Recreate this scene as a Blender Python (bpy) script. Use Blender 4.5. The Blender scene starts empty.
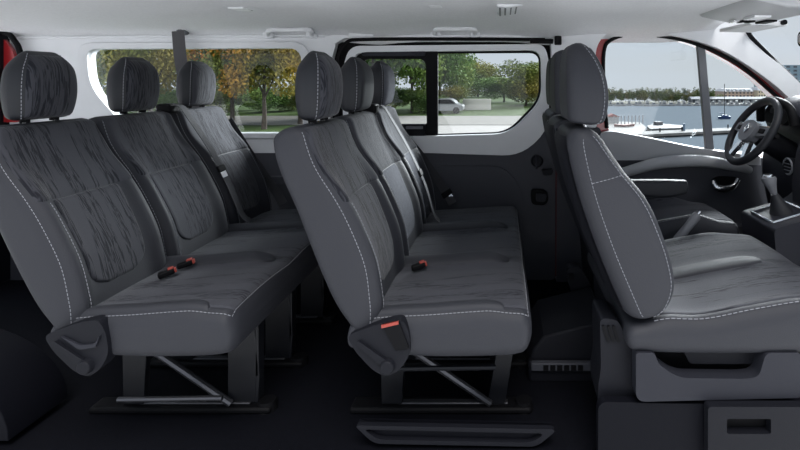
import bpy, bmesh, math, random
from mathutils import Vector, Matrix
from mathutils.geometry import tessellate_polygon
random.seed(7)
sc = bpy.context.scene
COL = sc.collection
PI = math.pi
# ---------------------------------------------------------------- camera
F, CX, CY, EYE = 510.0, 502.0, 80.0, 1.14
cd = bpy.data.cameras.new('camera'); cam = bpy.data.objects.new('camera', cd); COL.objects.link(cam)
cam.location = (0, 0, EYE); cam.rotation_euler = (PI/2, 0, 0)
cd.sensor_width = 36; cd.lens = F*36/800; cd.shift_x = (400-CX)/800; cd.shift_y = -(225-CY)/800
cd.clip_start = .05; cd.clip_end = 2000
sc.camera = cam
def P(px, py, d): return Vector(((px-CX)*d/F, d, EYE-(py-CY)*d/F))
def XZ(px, py, d): return ((px-CX)*d/F, EYE-(py-CY)*d/F)
# ---------------------------------------------------------------- materials
MATS = {}
def mat(name, col, rough=.5, metal=0, spec=.5, noise=0, nscale=30, bump=0, bscale=200, coat=0):
    if name in MATS: return MATS[name]
    m = bpy.data.materials.new(name); m.use_nodes = True; nt = m.node_tree; N = nt.nodes; L = nt.links
    b = N['Principled BSDF']; b.inputs['Base Color'].default_value = (*col, 1)
    b.inputs['Roughness'].default_value = rough; b.inputs['Metallic'].default_value = metal
    b.inputs['Specular IOR Level'].default_value = spec; b.inputs['Coat Weight'].default_value = coat
    tc = N.new('ShaderNodeTexCoord')
    if noise:
        t = N.new('ShaderNodeTexNoise'); t.inputs['Scale'].default_value = nscale; t.inputs['Detail'].default_value = 4
        L.new(tc.outputs['Object'], t.inputs['Vector'])
        r = N.new('ShaderNodeMapRange'); r.inputs['From Min'].default_value = .3; r.inputs['From Max'].default_value = .7
        r.inputs['To Min'].default_value = 1-noise; r.inputs['To Max'].default_value = 1+noise
        L.new(t.outputs['Fac'], r.inputs['Value'])
        v = N.new('ShaderNodeVectorMath'); v.operation = 'SCALE'; v.inputs[0].default_value = col
        L.new(r.outputs['Result'], v.inputs['Scale']); L.new(v.outputs[0], b.inputs['Base Color'])
    if bump:
        t = N.new('ShaderNodeTexNoise'); t.inputs['Scale'].default_value = bscale; t.inputs['Detail'].default_value = 3
        L.new(tc.outputs['Object'], t.inputs['Vector'])
        bp = N.new('ShaderNodeBump'); bp.inputs['Strength'].default_value = bump; bp.inputs['Distance'].default_value = .002
        L.new(t.outputs['Fac'], bp.inputs['Height']); L.new(bp.outputs['Normal'], b.inputs['Normal'])
    MATS[name] = m
    return m
def fabric(name, dark, light, scl, thr=.5):
    m = bpy.data.materials.new(name); m.use_nodes = True; nt = m.node_tree; N = nt.nodes; L = nt.links
    b = N['Principled BSDF']; b.inputs['Roughness'].default_value = .85; b.inputs['Specular IOR Level'].default_value = .25
    b.inputs['Sheen Weight'].default_value = .12; b.inputs['Sheen Roughness'].default_value = .4
    tc = N.new('ShaderNodeTexCoord'); mp = N.new('ShaderNodeMapping'); mp.inputs['Scale'].default_value = scl
    L.new(tc.outputs['Object'], mp.inputs['Vector'])
    big = N.new('ShaderNodeTexNoise'); big.inputs['Scale'].default_value = .55; big.inputs['Detail'].default_value = 3; big.inputs['Distortion'].default_value = .8
    L.new(mp.outputs[0], big.inputs['Vector'])
    fine = N.new('ShaderNodeTexNoise'); fine.inputs['Scale'].default_value = 4.; fine.inputs['Detail'].default_value = 2; fine.inputs['Distortion'].default_value = 1.2
    L.new(mp.outputs[0], fine.inputs['Vector'])
    r1 = N.new('ShaderNodeMapRange'); r1.interpolation_type = 'SMOOTHSTEP'
    r1.inputs['From Min'].default_value = thr-.03; r1.inputs['From Max'].default_value = thr+.05
    L.new(big.outputs['Fac'], r1.inputs['Value'])
    r2 = N.new('ShaderNodeMapRange'); r2.inputs['From Min'].default_value = .44; r2.inputs['From Max'].default_value = .56
    L.new(fine.outputs['Fac'], r2.inputs['Value'])
    mu = N.new('ShaderNodeMath'); mu.operation = 'MULTIPLY'; L.new(r1.outputs[0], mu.inputs[0]); L.new(r2.outputs[0], mu.inputs[1])
    mx = N.new('ShaderNodeMix'); mx.data_type = 'RGBA'; mx.inputs['A'].default_value = (*light, 1); mx.inputs['B'].default_value = (*dark, 1)
    L.new(mu.outputs[0], mx.inputs['Factor']); L.new(mx.outputs['Result'], b.inputs['Base Color'])
    w = N.new('ShaderNodeTexNoise'); w.inputs['Scale'].default_value = 420; w.inputs['Detail'].default_value = 2
    L.new(tc.outputs['Object'], w.inputs['Vector'])
    ad = N.new('ShaderNodeMath'); ad.operation = 'ADD'; L.new(w.outputs['Fac'], ad.inputs[0]); L.new(mu.outputs[0], ad.inputs[1])
    bp = N.new('ShaderNodeBump'); bp.inputs['Strength'].default_value = .5; bp.inputs['Distance'].default_value = .0012
    L.new(ad.outputs[0], bp.inputs['Height']); L.new(bp.outputs['Normal'], b.inputs['Normal'])
    MATS[name] = m
    return m
FAB_B = fabric('streaked_backrest_fabric', (.008,.0085,.013), (.038,.039,.047), (3, 34, 3.2), .45)
FAB_C = fabric('streaked_cushion_fabric', (.012,.0125,.018), (.043,.044,.053), (4, 36, 10), .5)
FAB_LIT = mat('window_lit_fabric', (.075,.078,.092), .9, spec=.2, bump=.5, bscale=500, noise=.12, nscale=60)  # same seat fabric, coloured lighter to stand in for window light
LEA = mat('charcoal_leatherette', (.024,.025,.031), .62, spec=.3, bump=.25, bscale=260)
LEA_D = mat('dark_leatherette', (.015,.016,.020), .55, spec=.3, bump=.25, bscale=260)
STI = mat('pale_stitch_thread', (.22,.225,.25), .7)
PLD = mat('dark_moulded_plastic', (.007,.0075,.011), .6, spec=.18, bump=.2, bscale=400)
PLM = mat('charcoal_door_plastic', (.020,.021,.028), .6, spec=.22, bump=.2, bscale=400)
PLG = mat('mid_grey_plastic', (.13,.135,.15), .5, bump=.1, bscale=400)
TRIM = mat('light_grey_trim', (.66,.67,.69), .6, spec=.3, noise=.03, nscale=8)
HEAD = mat('headliner_felt', (.68,.685,.70), .9, spec=.1, noise=.05, nscale=90, bump=.3, bscale=300)
BLK = mat('black_rubber', (.004,.004,.005), .6, spec=.12)
PLK = mat('shade_black_plastic', (.004,.0043,.007), .6, spec=.1, bump=.2, bscale=400)  # dark plastic lowered to near-black, standing in for shade near the floor
DOORP = mat('slate_door_panel', (.050,.052,.063), .6, spec=.3, bump=.2, bscale=400)
SILL = mat('grey_door_sill', (.34,.345,.36), .5, spec=.4)
RED = mat('red_body_paint', (.30,.012,.016), .3, coat=.6)
STEEL = mat('dark_painted_steel', (.008,.0085,.011), .42, spec=.25)
STEEL2 = mat('brushed_rail_steel', (.10,.10,.11), .38, metal=.8)
CHR = mat('satin_chrome', (.75,.76,.78), .22, metal=1)
BELT = mat('seat_belt_webbing', (.028,.028,.034), .75, bump=.4, bscale=700)
BELT2 = mat('grey_belt_webbing', (.07,.068,.074), .75, bump=.4, bscale=700)
REDP = mat('red_release_button', (.32,.045,.03), .5)
CARPET = mat('shade_black_floor', (.0030,.0033,.0055), .85, spec=.08, noise=.2, nscale=60, bump=.3, bscale=250)  # floor colour taken to near-black in place of missing light down low
HBR = mat('grey_handbrake_grip', (.22,.22,.235), .5)
def glass():
    m = bpy.data.materials.new('window_glass'); m.use_nodes = True; nt = m.node_tree; N = nt.nodes; L = nt.links
    for n in list(N): N.remove(n)
    o = N.new('ShaderNodeOutputMaterial'); t = N.new('ShaderNodeBsdfTransparent'); t.inputs[0].default_value = (.93,.95,.95,1)
    g = N.new('ShaderNodeBsdfGlossy'); g.inputs['Roughness'].default_value = .02; g.inputs['Color'].default_value = (1,1,1,1)
    mx = N.new('ShaderNodeMixShader'); mx.inputs[0].default_value = .025; L.new(t.outputs[0], mx.inputs[1]); L.new(g.outputs[0], mx.inputs[2])
    L.new(mx.outputs[0], o.inputs[0]); return m
GLASS = glass()
# ---------------------------------------------------------------- mesh + object helpers
class MB:
    def __init__(s): s.v = []; s.f = []
    def grid(s, rows, closed=False, cap=False):
        b = len(s.v); n = len(rows[0])
        for r in rows: s.v += [tuple(p) for p in r]
        for i in range(len(rows)-1):
            for j in range(n if closed else n-1):
                k = (j+1) % n
                s.f.append((b+i*n+j, b+i*n+k, b+(i+1)*n+k, b+(i+1)*n+j))
        if cap:
            s.f.append(tuple(b+j for j in range(n))[::-1]); e = b+(len(rows)-1)*n
            s.f.append(tuple(e+j for j in range(n)))
        return s
    def box(s, x0, x1, y0, y1, z0, z1):
        b = len(s.v)
        s.v += [(x, y, z) for x in (x0, x1) for y in (y0, y1) for z in (z0, z1)]
        s.f += [tuple(b+i for i in q) for q in ((0,1,3,2),(4,6,7,5),(0,4,5,1),(2,3,7,6),(0,2,6,4),(1,5,7,3))]
        return s
    def tube(s, pts, r, n=8, cap=True):
        pts = [Vector(p) for p in pts]; rows = []; up = None
        for i, p in enumerate(pts):
            t = (pts[min(i+1, len(pts)-1)]-pts[max(i-1, 0)]).normalized()
            if up is None:
                up = Vector((0,0,1)) if abs(t.z) < .9 else Vector((0,1,0))
            a = t.cross(up).normalized(); up = a.cross(t).normalized()
            rr = r[i] if isinstance(r, (list, tuple)) else r
            rows.append([p+(a*math.cos(2*PI*k/n)+up*math.sin(2*PI*k/n))*rr for k in range(n)])
        return s.grid(rows, True, cap)
    def ribbon(s, pts, w, t=.0018):
        """flat webbing; pts = [(point, width direction)]"""
        rows = []; Q = [Vector(p) for p, _ in pts]
        for i, (p, wd) in enumerate(pts):
            tg = (Q[min(i+1, len(Q)-1)]-Q[max(i-1, 0)]).normalized(); wd = Vector(wd); wd = (wd-tg*wd.dot(tg)).normalized()
            nn = tg.cross(wd)
            rows.append([Q[i]+wd*a*w/2+nn*b*t/2 for a, b in ((-1,-1),(1,-1),(1,1),(-1,1))])
        return s.grid(rows, True, True)
    def prism(s, poly, axis, a, b, holes=()):
        """poly = 2D points; axis 'y' -> (x,z) swept along y, 'x' -> (y,z), 'z' -> (x,y)"""
        loops = [list(poly)]+[list(h) for h in holes]
        tri = tessellate_polygon([[Vector((p[0], p[1], 0)) for p in l] for l in loops])
        flat = [p for l in loops for p in l]; n = len(flat); base = len(s.v)
        def mk(p, c): return {'y': (p[0], c, p[1]), 'x': (c, p[0], p[1]), 'z': (p[0], p[1], c)}[axis]
        s.v += [mk(p, a) for p in flat]+[mk(p, b) for p in flat]
        for t in tri:
            s.f.append((base+t[0], base+t[1], base+t[2])); s.f.append((base+n+t[0], base+n+t[2], base+n+t[1]))
        o = 0
        for l in loops:
            m = len(l)
            for i in range(m):
                j = (i+1) % m; s.f.append((base+o+i, base+o+j, base+n+o+j, base+n+o+i))
            o += m
        return s
    def xf(s, M):
        s.v = [tuple(M @ Vector(p)) for p in s.v]; return s
ROOT = {}
def loc_of(o):
    while o.parent: o = o.parent
    return ROOT.get(o.name, Vector((0,0,0)))
def obj(name, mb, m, parent=None, bevel=0, smooth=True, seg=2, label=None, base=None, sub=0):
    me = bpy.data.meshes.new(name)
    off = loc_of(parent) if parent else (Vector(base) if base is not None else Vector((0,0,0)))
    me.from_pydata([(a-off.x, b-off.y, c-off.z) for a, b, c in mb.v], [], mb.f)
    bm = bmesh.new(); bm.from_mesh(me); bmesh.ops.remove_doubles(bm, verts=bm.verts, dist=1e-6)
    bmesh.ops.recalc_face_normals(bm, faces=bm.faces); bm.to_mesh(me); bm.free()
    me.materials.append(m)
    o = bpy.data.objects.new(name, me); COL.objects.link(o)
    if parent: o.parent = parent
    elif base is not None: o.location = off; ROOT[o.name] = off
    if bevel:
        b = o.modifiers.new('bevel', 'BEVEL'); b.width = bevel; b.segments = seg; b.limit_method = 'ANGLE'; b.angle_limit = math.radians(40)
    if sub:
        b = o.modifiers.new('sub', 'SUBSURF'); b.levels = sub; b.render_levels = sub
    if smooth:
        for p in me.polygons: p.use_smooth = True
        if not sub:
            try: me.set_sharp_from_angle(angle=math.radians(38))
            except Exception: pass
    if label: o['label'] = label
    return o
def tag(o, label, cat, group=None, kind=None):
    o['label'] = label; o['category'] = cat
    if group: o['group'] = group
    if kind: o['kind'] = kind
    return o
def thing(name, loc, label, cat, group=None):
    o = bpy.data.objects.new(name, None); COL.objects.link(o); o.location = loc; o.empty_display_size = .1
    ROOT[o.name] = Vector(loc); return tag(o, label, cat, group)
def struct(name, mb, m, parent=None, **k):
    o = obj(name, mb, m, parent, **k)
    if not parent: o['kind'] = 'structure'
    return o
def sm(x): x = max(0., min(1., x)); return x*x*(3-2*x)
def crom(P_, t):
    n = len(P_)-1; x = max(0, min(n-1e-9, t*n)); i = int(x); f = x-i
    a, b, c, d = P_[max(i-1, 0)], P_[i], P_[i+1], P_[min(i+2, n)]
    return [.5*((2*b[k])+(-a[k]+c[k])*f+(2*a[k]-5*b[k]+4*c[k]-d[k])*f*f+(-a[k]+3*b[k]-3*c[k]+d[k])*f**3) for k in range(len(a))]
def smooth_path(pts, n=8):
    m = (len(pts)-1)*n
    return [Vector(crom([tuple(p) for p in pts], i/m)) for i in range(m+1)]
def rpoly(pts, n=5):
    """pts: (x, z, r) corners rounded"""
    out = []; m = len(pts)
    for i in range(m):
        p = Vector(pts[i][:2]); r = pts[i][2]
        if r <= 0: out.append(tuple(p)); continue
        a = Vector(pts[i-1][:2])-p; b = Vector(pts[(i+1) % m][:2])-p
        k = min(r, a.length*.48, b.length*.48); A = p+a.normalized()*k; B = p+b.normalized()*k
        for j in range(n+1):
            t = j/n; out.append(tuple(A*(1-t)**2+p*2*t*(1-t)+B*t*t))
    return out
def px(pts, d):
    """pixel outline with corner radius in pixels -> metric outline on the plane at depth d"""
    return rpoly([(*XZ(a, b, d), c*d/F) for a, b, c in pts])
# ---------------------------------------------------------------- padded body (backrests, cushions, headrests, armrests)
class Pad:
    def __init__(s, st, y0, y1, r=.03, r0=.03, r1=.05, bol=None, wf=None, corner=.6):
        s.st = st; s.yc = (y0+y1)/2; s.hw = (y1-y0)/2; s.r = r; s.bol = bol or (lambda u, v: 0); s.wf = wf or (lambda v: 1)
        L = sum((Vector(crom(st, (i+1)/20)[:2])-Vector(crom(st, i/20)[:2])).length for i in range(20))
        s.e0 = r0/L; s.e1 = r1/L; s.corner = corner
    def frame(s, v):
        bx, bz, fx, fz = crom(s.st, v); b = Vector((bx, 0, bz)); f = Vector((fx, 0, fz))
        e = 1.
        if v < s.e0: e *= math.sqrt(max(0, 1-(1-v/s.e0)**2))
        if v > 1-s.e1: e *= math.sqrt(max(0, 1-(1-(1-v)/s.e1)**2))
        T = (f-b).length/2; dr = (f-b).normalized()
        hw = s.hw*s.wf(v)-(1-e)*s.corner*min(T, .06)
        return (f+b)/2, dr, T*e, hw
    def point(s, y, t, v, fr=None, off=0):
        c, dr, T, hw = fr or s.frame(v)
        w = max(0, t/T) if T > 1e-5 else 0
        p = c+dr*(t+s.bol(y/max(hw, 1e-4), v)*w*min(1, T/.03)+off); return Vector((p.x, s.yc+y, p.z))
    def front(s, u, v, off=0):
        fr = s.frame(v); c, dr, T, hw = fr; r = min(s.r, T*.98); y = u*hw; dy = hw-abs(y)
        t = T
        if dy < r: t = T-r+math.sqrt(max(0, r*r-(r-dy)**2))
        return s.point(y, t, v, fr, off)
    def mesh(s, nv=40, nf=30, nb=10, nc=6):
        mb = MB(); rows = []
        for i in range(nv+1):
            x = i/nv; v = .5-.5*math.cos(PI*x); v = .35*x+.65*v
            fr = s.frame(v); c, dr, T, hw = fr; r = min(s.r, T*.98); ring = []
            def arc(cy, ct, a0, a1):
                for k in range(nc+1):
                    a = a0+(a1-a0)*k/nc; ring.append(s.point(cy+r*math.cos(a), ct+r*math.sin(a), v, fr))
            for k in range(1, nf): ring.append(s.point(-(hw-r)+2*(hw-r)*k/nf, T, v, fr))
            arc(hw-r, T-r, PI/2, 0); arc(hw-r, -T+r, 0, -PI/2)
            for k in range(1, nb): ring.append(s.point((hw-r)-2*(hw-r)*k/nb, -T, v, fr))
            arc(-hw+r, -T+r, -PI/2, -PI); arc(-hw+r, T-r, PI, PI/2)
            rows.append(ring)
        mb.grid(rows, True, True); return mb
    def patch(s, uf, v0, v1, off=.004, nu=26, nv=30, sink=.006, edge=.07):
        """panel sewn on the front; uf(v) -> (u0, u1)"""
        mb = MB(); rows = []
        for i in range(nv+1):
            q = i/nv; q = .25*q+.75*(.5-.5*math.cos(PI*q)); v = v0+(v1-v0)*q; a, b = uf(v); row = []
            for j in range(nu+1):
                p = j/nu; p = .3*p+.7*(.5-.5*math.cos(PI*p)); k = min(p, 1-p)*(b-a)*s.hw; kk = min(q, 1-q)*abs(v1-v0)*.6
                e = min(1, k/(edge*.2))*min(1, kk/(edge*.2)); e = math.sqrt(max(0, 1-(1-e)**2))
                row.append(s.front(a+(b-a)*p, v, -sink+(off+sink)*e))
            rows.append(row)
        return mb.grid(rows)
    def stitch(s, uv, mb=None, r=.0012, off=.0015, dash=.008, gap=.004):
        mb = mb or MB(); pts = [s.front(u, v, off) for u, v in uv]
        return stitchline(pts, mb, r, dash, gap)
def stitchline(pts, mb=None, r=.0012, dash=.008, gap=.004):
    mb = mb or MB(); acc = 0; cur = []
    pts = [Vector(p) for p in pts]
    for a, b in zip(pts, pts[1:]):
        L = (b-a).length
        if L < 1e-6: continue
        x = 0
        while x < L:
            phase = acc % (dash+gap); on = phase < dash
            stp = (dash-phase) if on else (dash+gap-phase); stp = min(stp+1e-6, L-x+1e-6)
            if on: mb.tube([a+(b-a)*(x/L), a+(b-a)*(min(x+stp, L)/L)], r, 4)
            x += stp; acc += stp
    return mb
def lerp_list(uv, n=20):
    return [tuple(crom(uv, i/n)) for i in range(n+1)]
def stt(mb, parent): return obj('stitching', mb, STI, parent, smooth=False, label='pale dashed stitching')
# ---------------------------------------------------------------- rear benches
NEAR, W = 1.51, .437
SEATS = [(NEAR+i*W, NEAR+(i+1)*W) for i in range(3)]
PH = ('near', 'middle', 'window')
def make_bench(dx, sh, label, rear):
    root = thing('bench_seat', (dx-.15, 2.1, 0), label, 'seat', None)
    T = lambda x, z: (x+dx+sh*(z-.4), z)
    back = [(-.43,.372,-.375,.372),(-.462,.41,-.384,.405),(-.503,.47,-.39,.48),(-.545,.56,-.405,.585),(-.585,.66,-.445,.69),
            (-.622,.755,-.492,.785),(-.662,.845,-.54,.87),(-.688,.92,-.57,.94),(-.700,.985,-.592,1.008)]
    st = [(*T(a, b), *T(c, d)) for a, b, c, d in back]
    def bol(u, v):
        a = abs(u); m = sm((v-.03)/.2)*sm((.80-v)/.25)
        side = math.exp(-((a-.82)/.16)**2)*.026*m
        return side-.012*m*(1-a*a)+.012*math.exp(-((v-.2)/.14)**2)*(1-a**2)
    for i, (a, b) in enumerate(SEATS):
        if i == 2: a += .012
        p = Pad(st, a+.003, b-.003, r=.036, r0=.03, r1=.05, bol=bol, wf=lambda v: 1-.06*sm((v-.8)/.2))
        bo = obj('backrest', p.mesh(), LEA, root)
        # upper streaked panel, central insert, shoulder strip
        obj('upper_fabric_panel', p.patch(lambda v: (-.93, .93), .596, .975, .004, nu=34), FAB_B, bo, label='streaked dark fabric upper panel')
        def ins(v, A=.64, v0=.245):
            k = max(0, min(1, (v-v0)/.10)); return (-A*math.sqrt(max(.3, 1-(1-k)**3))*(.92+.08*sm((v-v0)/.4)), A*math.sqrt(max(.3, 1-(1-k)**3))*(.92+.08*sm((v-v0)/.4)))
        obj('lower_fabric_insert', p.patch(ins, .245, .600, .007, nu=26, nv=34), FAB_B if (rear or i == 0) else FAB_LIT, bo, label='sewn-in fabric panel with rounded bottom')  # middle and window places take the painted-lit copy
        stt(p.stitch([(-.965, .04+.01*k) for k in range(92)], off=.001), bo)
        stt(p.stitch([(-.78, .05+.012*k) for k in range(46)]), bo)
        if i == 2: stt(p.stitch([(.78, .05+.012*k) for k in range(46)]), bo)
        # headrest
        hc = (a+b)/2
        hx, hz = T(-.618, 1.0)
        hst = [(hx-.028,1.008,hx+.018,1.008),(hx-.042,1.03,hx+.032,1.03),(hx-.050,1.07,hx+.042,1.07),(hx-.052,1.115,hx+.045,1.115),
               (hx-.050,1.16,hx+.043,1.16),(hx-.042,1.20,hx+.034,1.20),(hx-.022,1.236,hx+.012,1.238)]
        hp = Pad(hst, hc-.117, hc+.117, r=.048, r0=.035, r1=.07, wf=lambda v: (1-.10*(1-sm(v/.45)))*(1-.42*max(0,(v-.40)/.60)**2.6), corner=1.3,
                 bol=lambda u, v: .012*(1-u*u))
        ho = obj('headrest', hp.mesh(nv=26, nf=20), LEA_D, root)
        obj('headrest_cover', hp.patch(lambda v: (-.86, .86), .05, .93, .004, nv=22), FAB_B if (rear or i == 0) else (LEA_D if i == 1 else FAB_LIT), ho, label='fabric face of the headrest')  # window place painted lighter for the light falling on it
        for u_ in (-.90, .90): stt(hp.stitch([(u_, .06+.02*k) for k in range(45)], r=.0013), ho)
        for sy in (-.055, .055):
            obj('headrest_post', MB().tube([(hx-.004, hc+sy, .97), (hx-.004, hc+sy, 1.04)], .0065, 10), CHR, ho, label='chrome post')
            obj('post_collar', MB().tube([(hx-.004, hc+sy, 1.0), (hx-.004, hc+sy, 1.019)], .014, 12), BLK, ho)
    # cushion: one upholstered slab for three people
    cst = [(*T(-.47, .335), *T(-.46, .415)),(*T(-.36, .315), *T(-.36, .425)),(*T(-.22, .305), *T(-.22, .432)),(*T(-.08, .305), *T(-.08, .442)),
           (*T(.03, .31), *T(.03, .447)),(*T(.092, .325), *T(.092, .44))]
    y0, y1 = SEATS[0][0], SEATS[2][1]; hw = (y1-y0)/2
    def cb(u, v):
        y = (u+1)*hw; s_ = (y % W)/W; ed = abs(2*s_-1)
        ridge = 0
        inner = min(abs(y-W), abs(y-2*W))
        m = sm((v-.05)/.1)*sm((.80-v)/.16)
        ridge += math.exp(-(inner/.05)**2)*.034*m
        ridge += math.exp(-((y-.03)/.05)**2)*.012*m
        return ridge+.010*(1-ed*ed)*sm(v/.3)
    cp = Pad(cst, y0, y1, r=.045, r0=.03, r1=.075, bol=cb, corner=1.1)
    cu = obj('seat_cushion', cp.mesh(nv=44, nf=110, nb=16), LEA, root)
    n = 1/hw
    obj('cushion_fabric', cp.patch(lambda v: (-1+.035*n, 1-.02*n), .04, .945, .003, nu=100, nv=36), FAB_C, cu, label='fine ribbed fabric top')
    for yb in (W, 2*W):
        def loz(v, yb=yb):
            k = max(0, min(1, (.80-v)/.14)); h = .052*math.sqrt(max(.01, 1-(1-k)**2))
            return ((yb-h)*n-1, (yb+h)*n-1)
        obj('side_wedge', cp.patch(loz, .08, .80, .008, nu=16, nv=34), LEA, cu, label='raised plain leatherette wedge between two seats')
    def loz0(v):
        k = max(0, min(1, (.76-v)/.14)); h = .055*math.sqrt(max(.01, 1-(1-k)**2)); return ((.022)*n-1, (.024+h)*n-1)
    obj('side_wedge', cp.patch(loz0, .06, .76, .007, nu=14, nv=34), LEA, cu, label='raised plain leatherette wedge along the open side')
    stt(cp.stitch([(-1+.018*n, .05+.01*k) for k in range(89)], r=.0012, off=.002), cu)
    stt(cp.stitch([(-1+.018*n+k/60*(2-.036*n), .938) for k in range(61)], r=.0011, off=.002), cu)
    # steel underframe
    fr = MB()
    fr.box(dx-.40, dx+.02, 1.60, 2.76, .285, .312)
    obj('seat_pan', fr, STEEL, root, bevel=.006)
    for k, ly in enumerate((1.77, 2.05, 2.41)):
        rl = obj('floor_rail', MB().box(dx-.52, dx+.10, ly-.035, ly+.035, 0, .022), BLK, root, bevel=.008)
        obj('rail_insert', MB().box(dx-.36, dx+.02, ly-.012, ly+.012, .020, .027), STEEL2, rl, bevel=.002)
        obj('rail_end_cap', MB().tube([(dx+.075, ly, .0), (dx+.075, ly, .032)], [.035, .028], 16), BLK, rl)
        fl = MB(); t = .013
        a = P(0,0,1)  # unused
        if rear:
            # broad pressed sheet legs
            fl.prism([(dx-.06,.022),(dx+.045,.022),(dx+.05,.12),(dx+.03,.30),(dx-.06,.30)], 'y', ly-.004, ly+.004)
            fl.prism([(dx+.035,.022),(dx+.045,.022),(dx+.045,.30),(dx+.035,.30)], 'y', ly-.004, ly+.045)
        else:
            fl.prism([(dx-.05,.022),(dx+.01,.022),(dx+.055,.31),(dx+.0,.31)], 'y', ly-t, ly+t)
        obj('leg', fl, STEEL, root, bevel=.003)
        rg = MB().prism([(dx-.415,.022),(dx-.345,.022),(dx-.33,.30),(dx-.42,.30)], 'y', ly-t, ly+t)
        obj('leg', rg, STEEL, root, bevel=.003)
        if k == 0: obj('brace', MB().tube([(dx-.42, ly-.02, .29), (dx-.04, ly-.02, .03)], .012, 8), STEEL2, root)
        else: obj('brace', MB().tube([(dx-.33, ly-.02, .06), (dx-.03, ly-.02, .30)], .010, 8), STEEL, root)
    obj('adjuster_bar', MB().tube([(dx-.36, 1.66, .10 if rear else .20), (dx-.02, 1.66, .105 if rear else .205)], .008, 8), STEEL2 if rear else STEEL, root)
    obj('cross_tube', MB().tube([(dx-.30, 1.62, .285), (dx-.30, 2.7, .285)], .016, 10), STEEL, root)
    # recliner housing on the open side
    q = lambda a, b: T(a, b)
    cov = rpoly([(*q(-.455,.39),.02),(*q(-.40,.412),.03),(*q(-.335,.432),.03),(*q(-.29,.436),.015),(*q(-.272,.40),.02),(*q(-.268,.335),.04),(*q(-.300,.290),.03),(*q(-.335,.268),.03),(*q(-.375,.285),.03),(*q(-.432,.345),.03)])
    rc = obj('recliner_cover', MB().prism(cov, 'y', 1.495, 1.545), PLD, root, bevel=.008, seg=3)
    px_, pz_ = q(-.335, .303)
    obj('pivot_cap', MB().tube([(px_, 1.478, pz_), (px_, 1.50, pz_)], [.019, .024], 24), PLD, rc, bevel=.003)
    lx, lz = q(-.418, .372)
    obj('recliner_lever', MB().prism(rpoly([(lx, lz+.008, .005),(px_-.002, pz_+.020,.01),(px_+.012, pz_+.0,.01),(px_-.014, pz_+.002,.01),(lx-.004, lz-.004,.005)]), 'y', 1.484, 1.497), PLD, rc, bevel=.003)
    if rear: obj('cover_rib', MB().prism(rpoly([(*q(-.40,.392),.005),(*q(-.345,.365),.01),(*q(-.30,.37),.01),(*q(-.285,.395),.005),(*q(-.30,.36),.005),(*q(-.35,.352),.01)]), 'y', 1.488, 1.497), PLM, rc, bevel=.003)
    if not rear:
        ax, az = q(-.322, .425)
        st_ = obj('pull_strap', MB().prism([(ax-.03, az-.0),(ax+.02, az+.012),(ax+.052, az-.07),(ax+.012, az-.075)], 'y', 1.487, 1.494), BLK, rc, bevel=.002)
        obj('red_strap_tag', MB().prism([(ax-.03, az-.0),(ax+.02, az+.012),(ax+.021, az+.004),(ax-.029, az-.008)], 'y', 1.484, 1.492), REDP, rc, label='red warning tag')
    return root, T
bench2, T2 = make_bench(0, 0, 'three-seat bench in the middle of the van, beside the sliding door, with red-tagged pull strap', False)
bench3, T3 = make_bench(-.89, -.09, 'rearmost three-seat bench with streaked dark fabric, standing behind the other bench', True)
# buckles on the cushions
def buckle(x, y, z, rz, label, grp, red=True):
    t = thing('belt_buckle', (x, y, z), label, 'belt buckle', grp)
    M = Matrix.Translation((x, y, z)) @ Matrix.Rotation(rz, 4, 'Z') @ Matrix.Rotation(-.25, 4, 'Y') @ Matrix.Scale(.8, 4)
    obj('buckle_housing', MB().box(-.035, .03, -.016, .016, 0, .026).xf(M), BLK, t, bevel=.006)
    obj('release_button', MB().box(.026, .036, -.013, .013, .004, .022).xf(M), REDP, t, bevel=.002, label='red push button')
    obj('button_plate', MB().box(.005, .028, -.013, .013, .024, .030).xf(M), REDP if red else BLK, t, bevel=.002)
buckle(-.30, 1.86, .452, .3, 'red and black belt buckle on the middle bench cushion', None)
buckle(*[T3(-.325, 0)[0], 1.80, .45], .6, 'red belt buckle lying on the rearmost bench cushion, the nearer of two', None)
buckle(*[T3(-.305, 0)[0], 1.875, .455], .4, 'red belt buckle lying on the rearmost bench cushion, the farther of two', None)
# ---------------------------------------------------------------- seat belts
def belt(label, pts, wd, m, w=.046, tongue=None, retr=None, anchor=None):
    t = thing('seat_belt', pts[0], label, 'seat belt')
    sp = smooth_path(pts, 8)
    obj('webbing', MB().ribbon([(p, wd) for p in sp], w), m, t, smooth=False)
    if tongue is not None:
        p = sp[int(len(sp)*tongue)]; tg = (sp[int(len(sp)*tongue)+1]-p).normalized()
        q = Vector(wd); q = (q-tg*q.dot(tg)).normalized(); nn = tg.cross(q)
        M = Matrix((( *q, 0),( *tg, 0),( *nn, 0),(0,0,0,1))).transposed(); M.translation = p
        tt = obj('belt_tongue', MB().box(-.03, .03, -.016, .016, -.006, .006).xf(M), BLK, t, bevel=.004)
        obj('tongue_plate', MB().box(-.022, .022, .014, .045, -.0015, .0015).xf(M), CHR, tt, bevel=.001, label='bright metal tongue plate')
    if retr: obj('belt_guide', MB().box(*retr), BLK, t, bevel=.012, seg=3)
    if anchor:
        x, y, z = anchor
        a = obj('roof_anchor', MB().tube([(x, y-.0, z), (x, y+.05, z)], .024, 16), PLG, t, bevel=.003)
        obj('anchor_bolt', MB().tube([(x, y-.008, z), (x, y+.01, z)], .011, 6), STEEL2, a)
A = P(178, 31, 2.80)
belt('dark seat belt hanging from the roof anchor behind the rearmost bench', [A, P(181, 62, 2.79), P(188, 92, 2.78), P(198, 112, 2.80), P(204, 135, 2.82)], (1, .25, 0), BELT2, w=.062, anchor=(A.x, 2.82, A.z+.005))
tx = T3(-.60, 1.0)[0]
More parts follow.
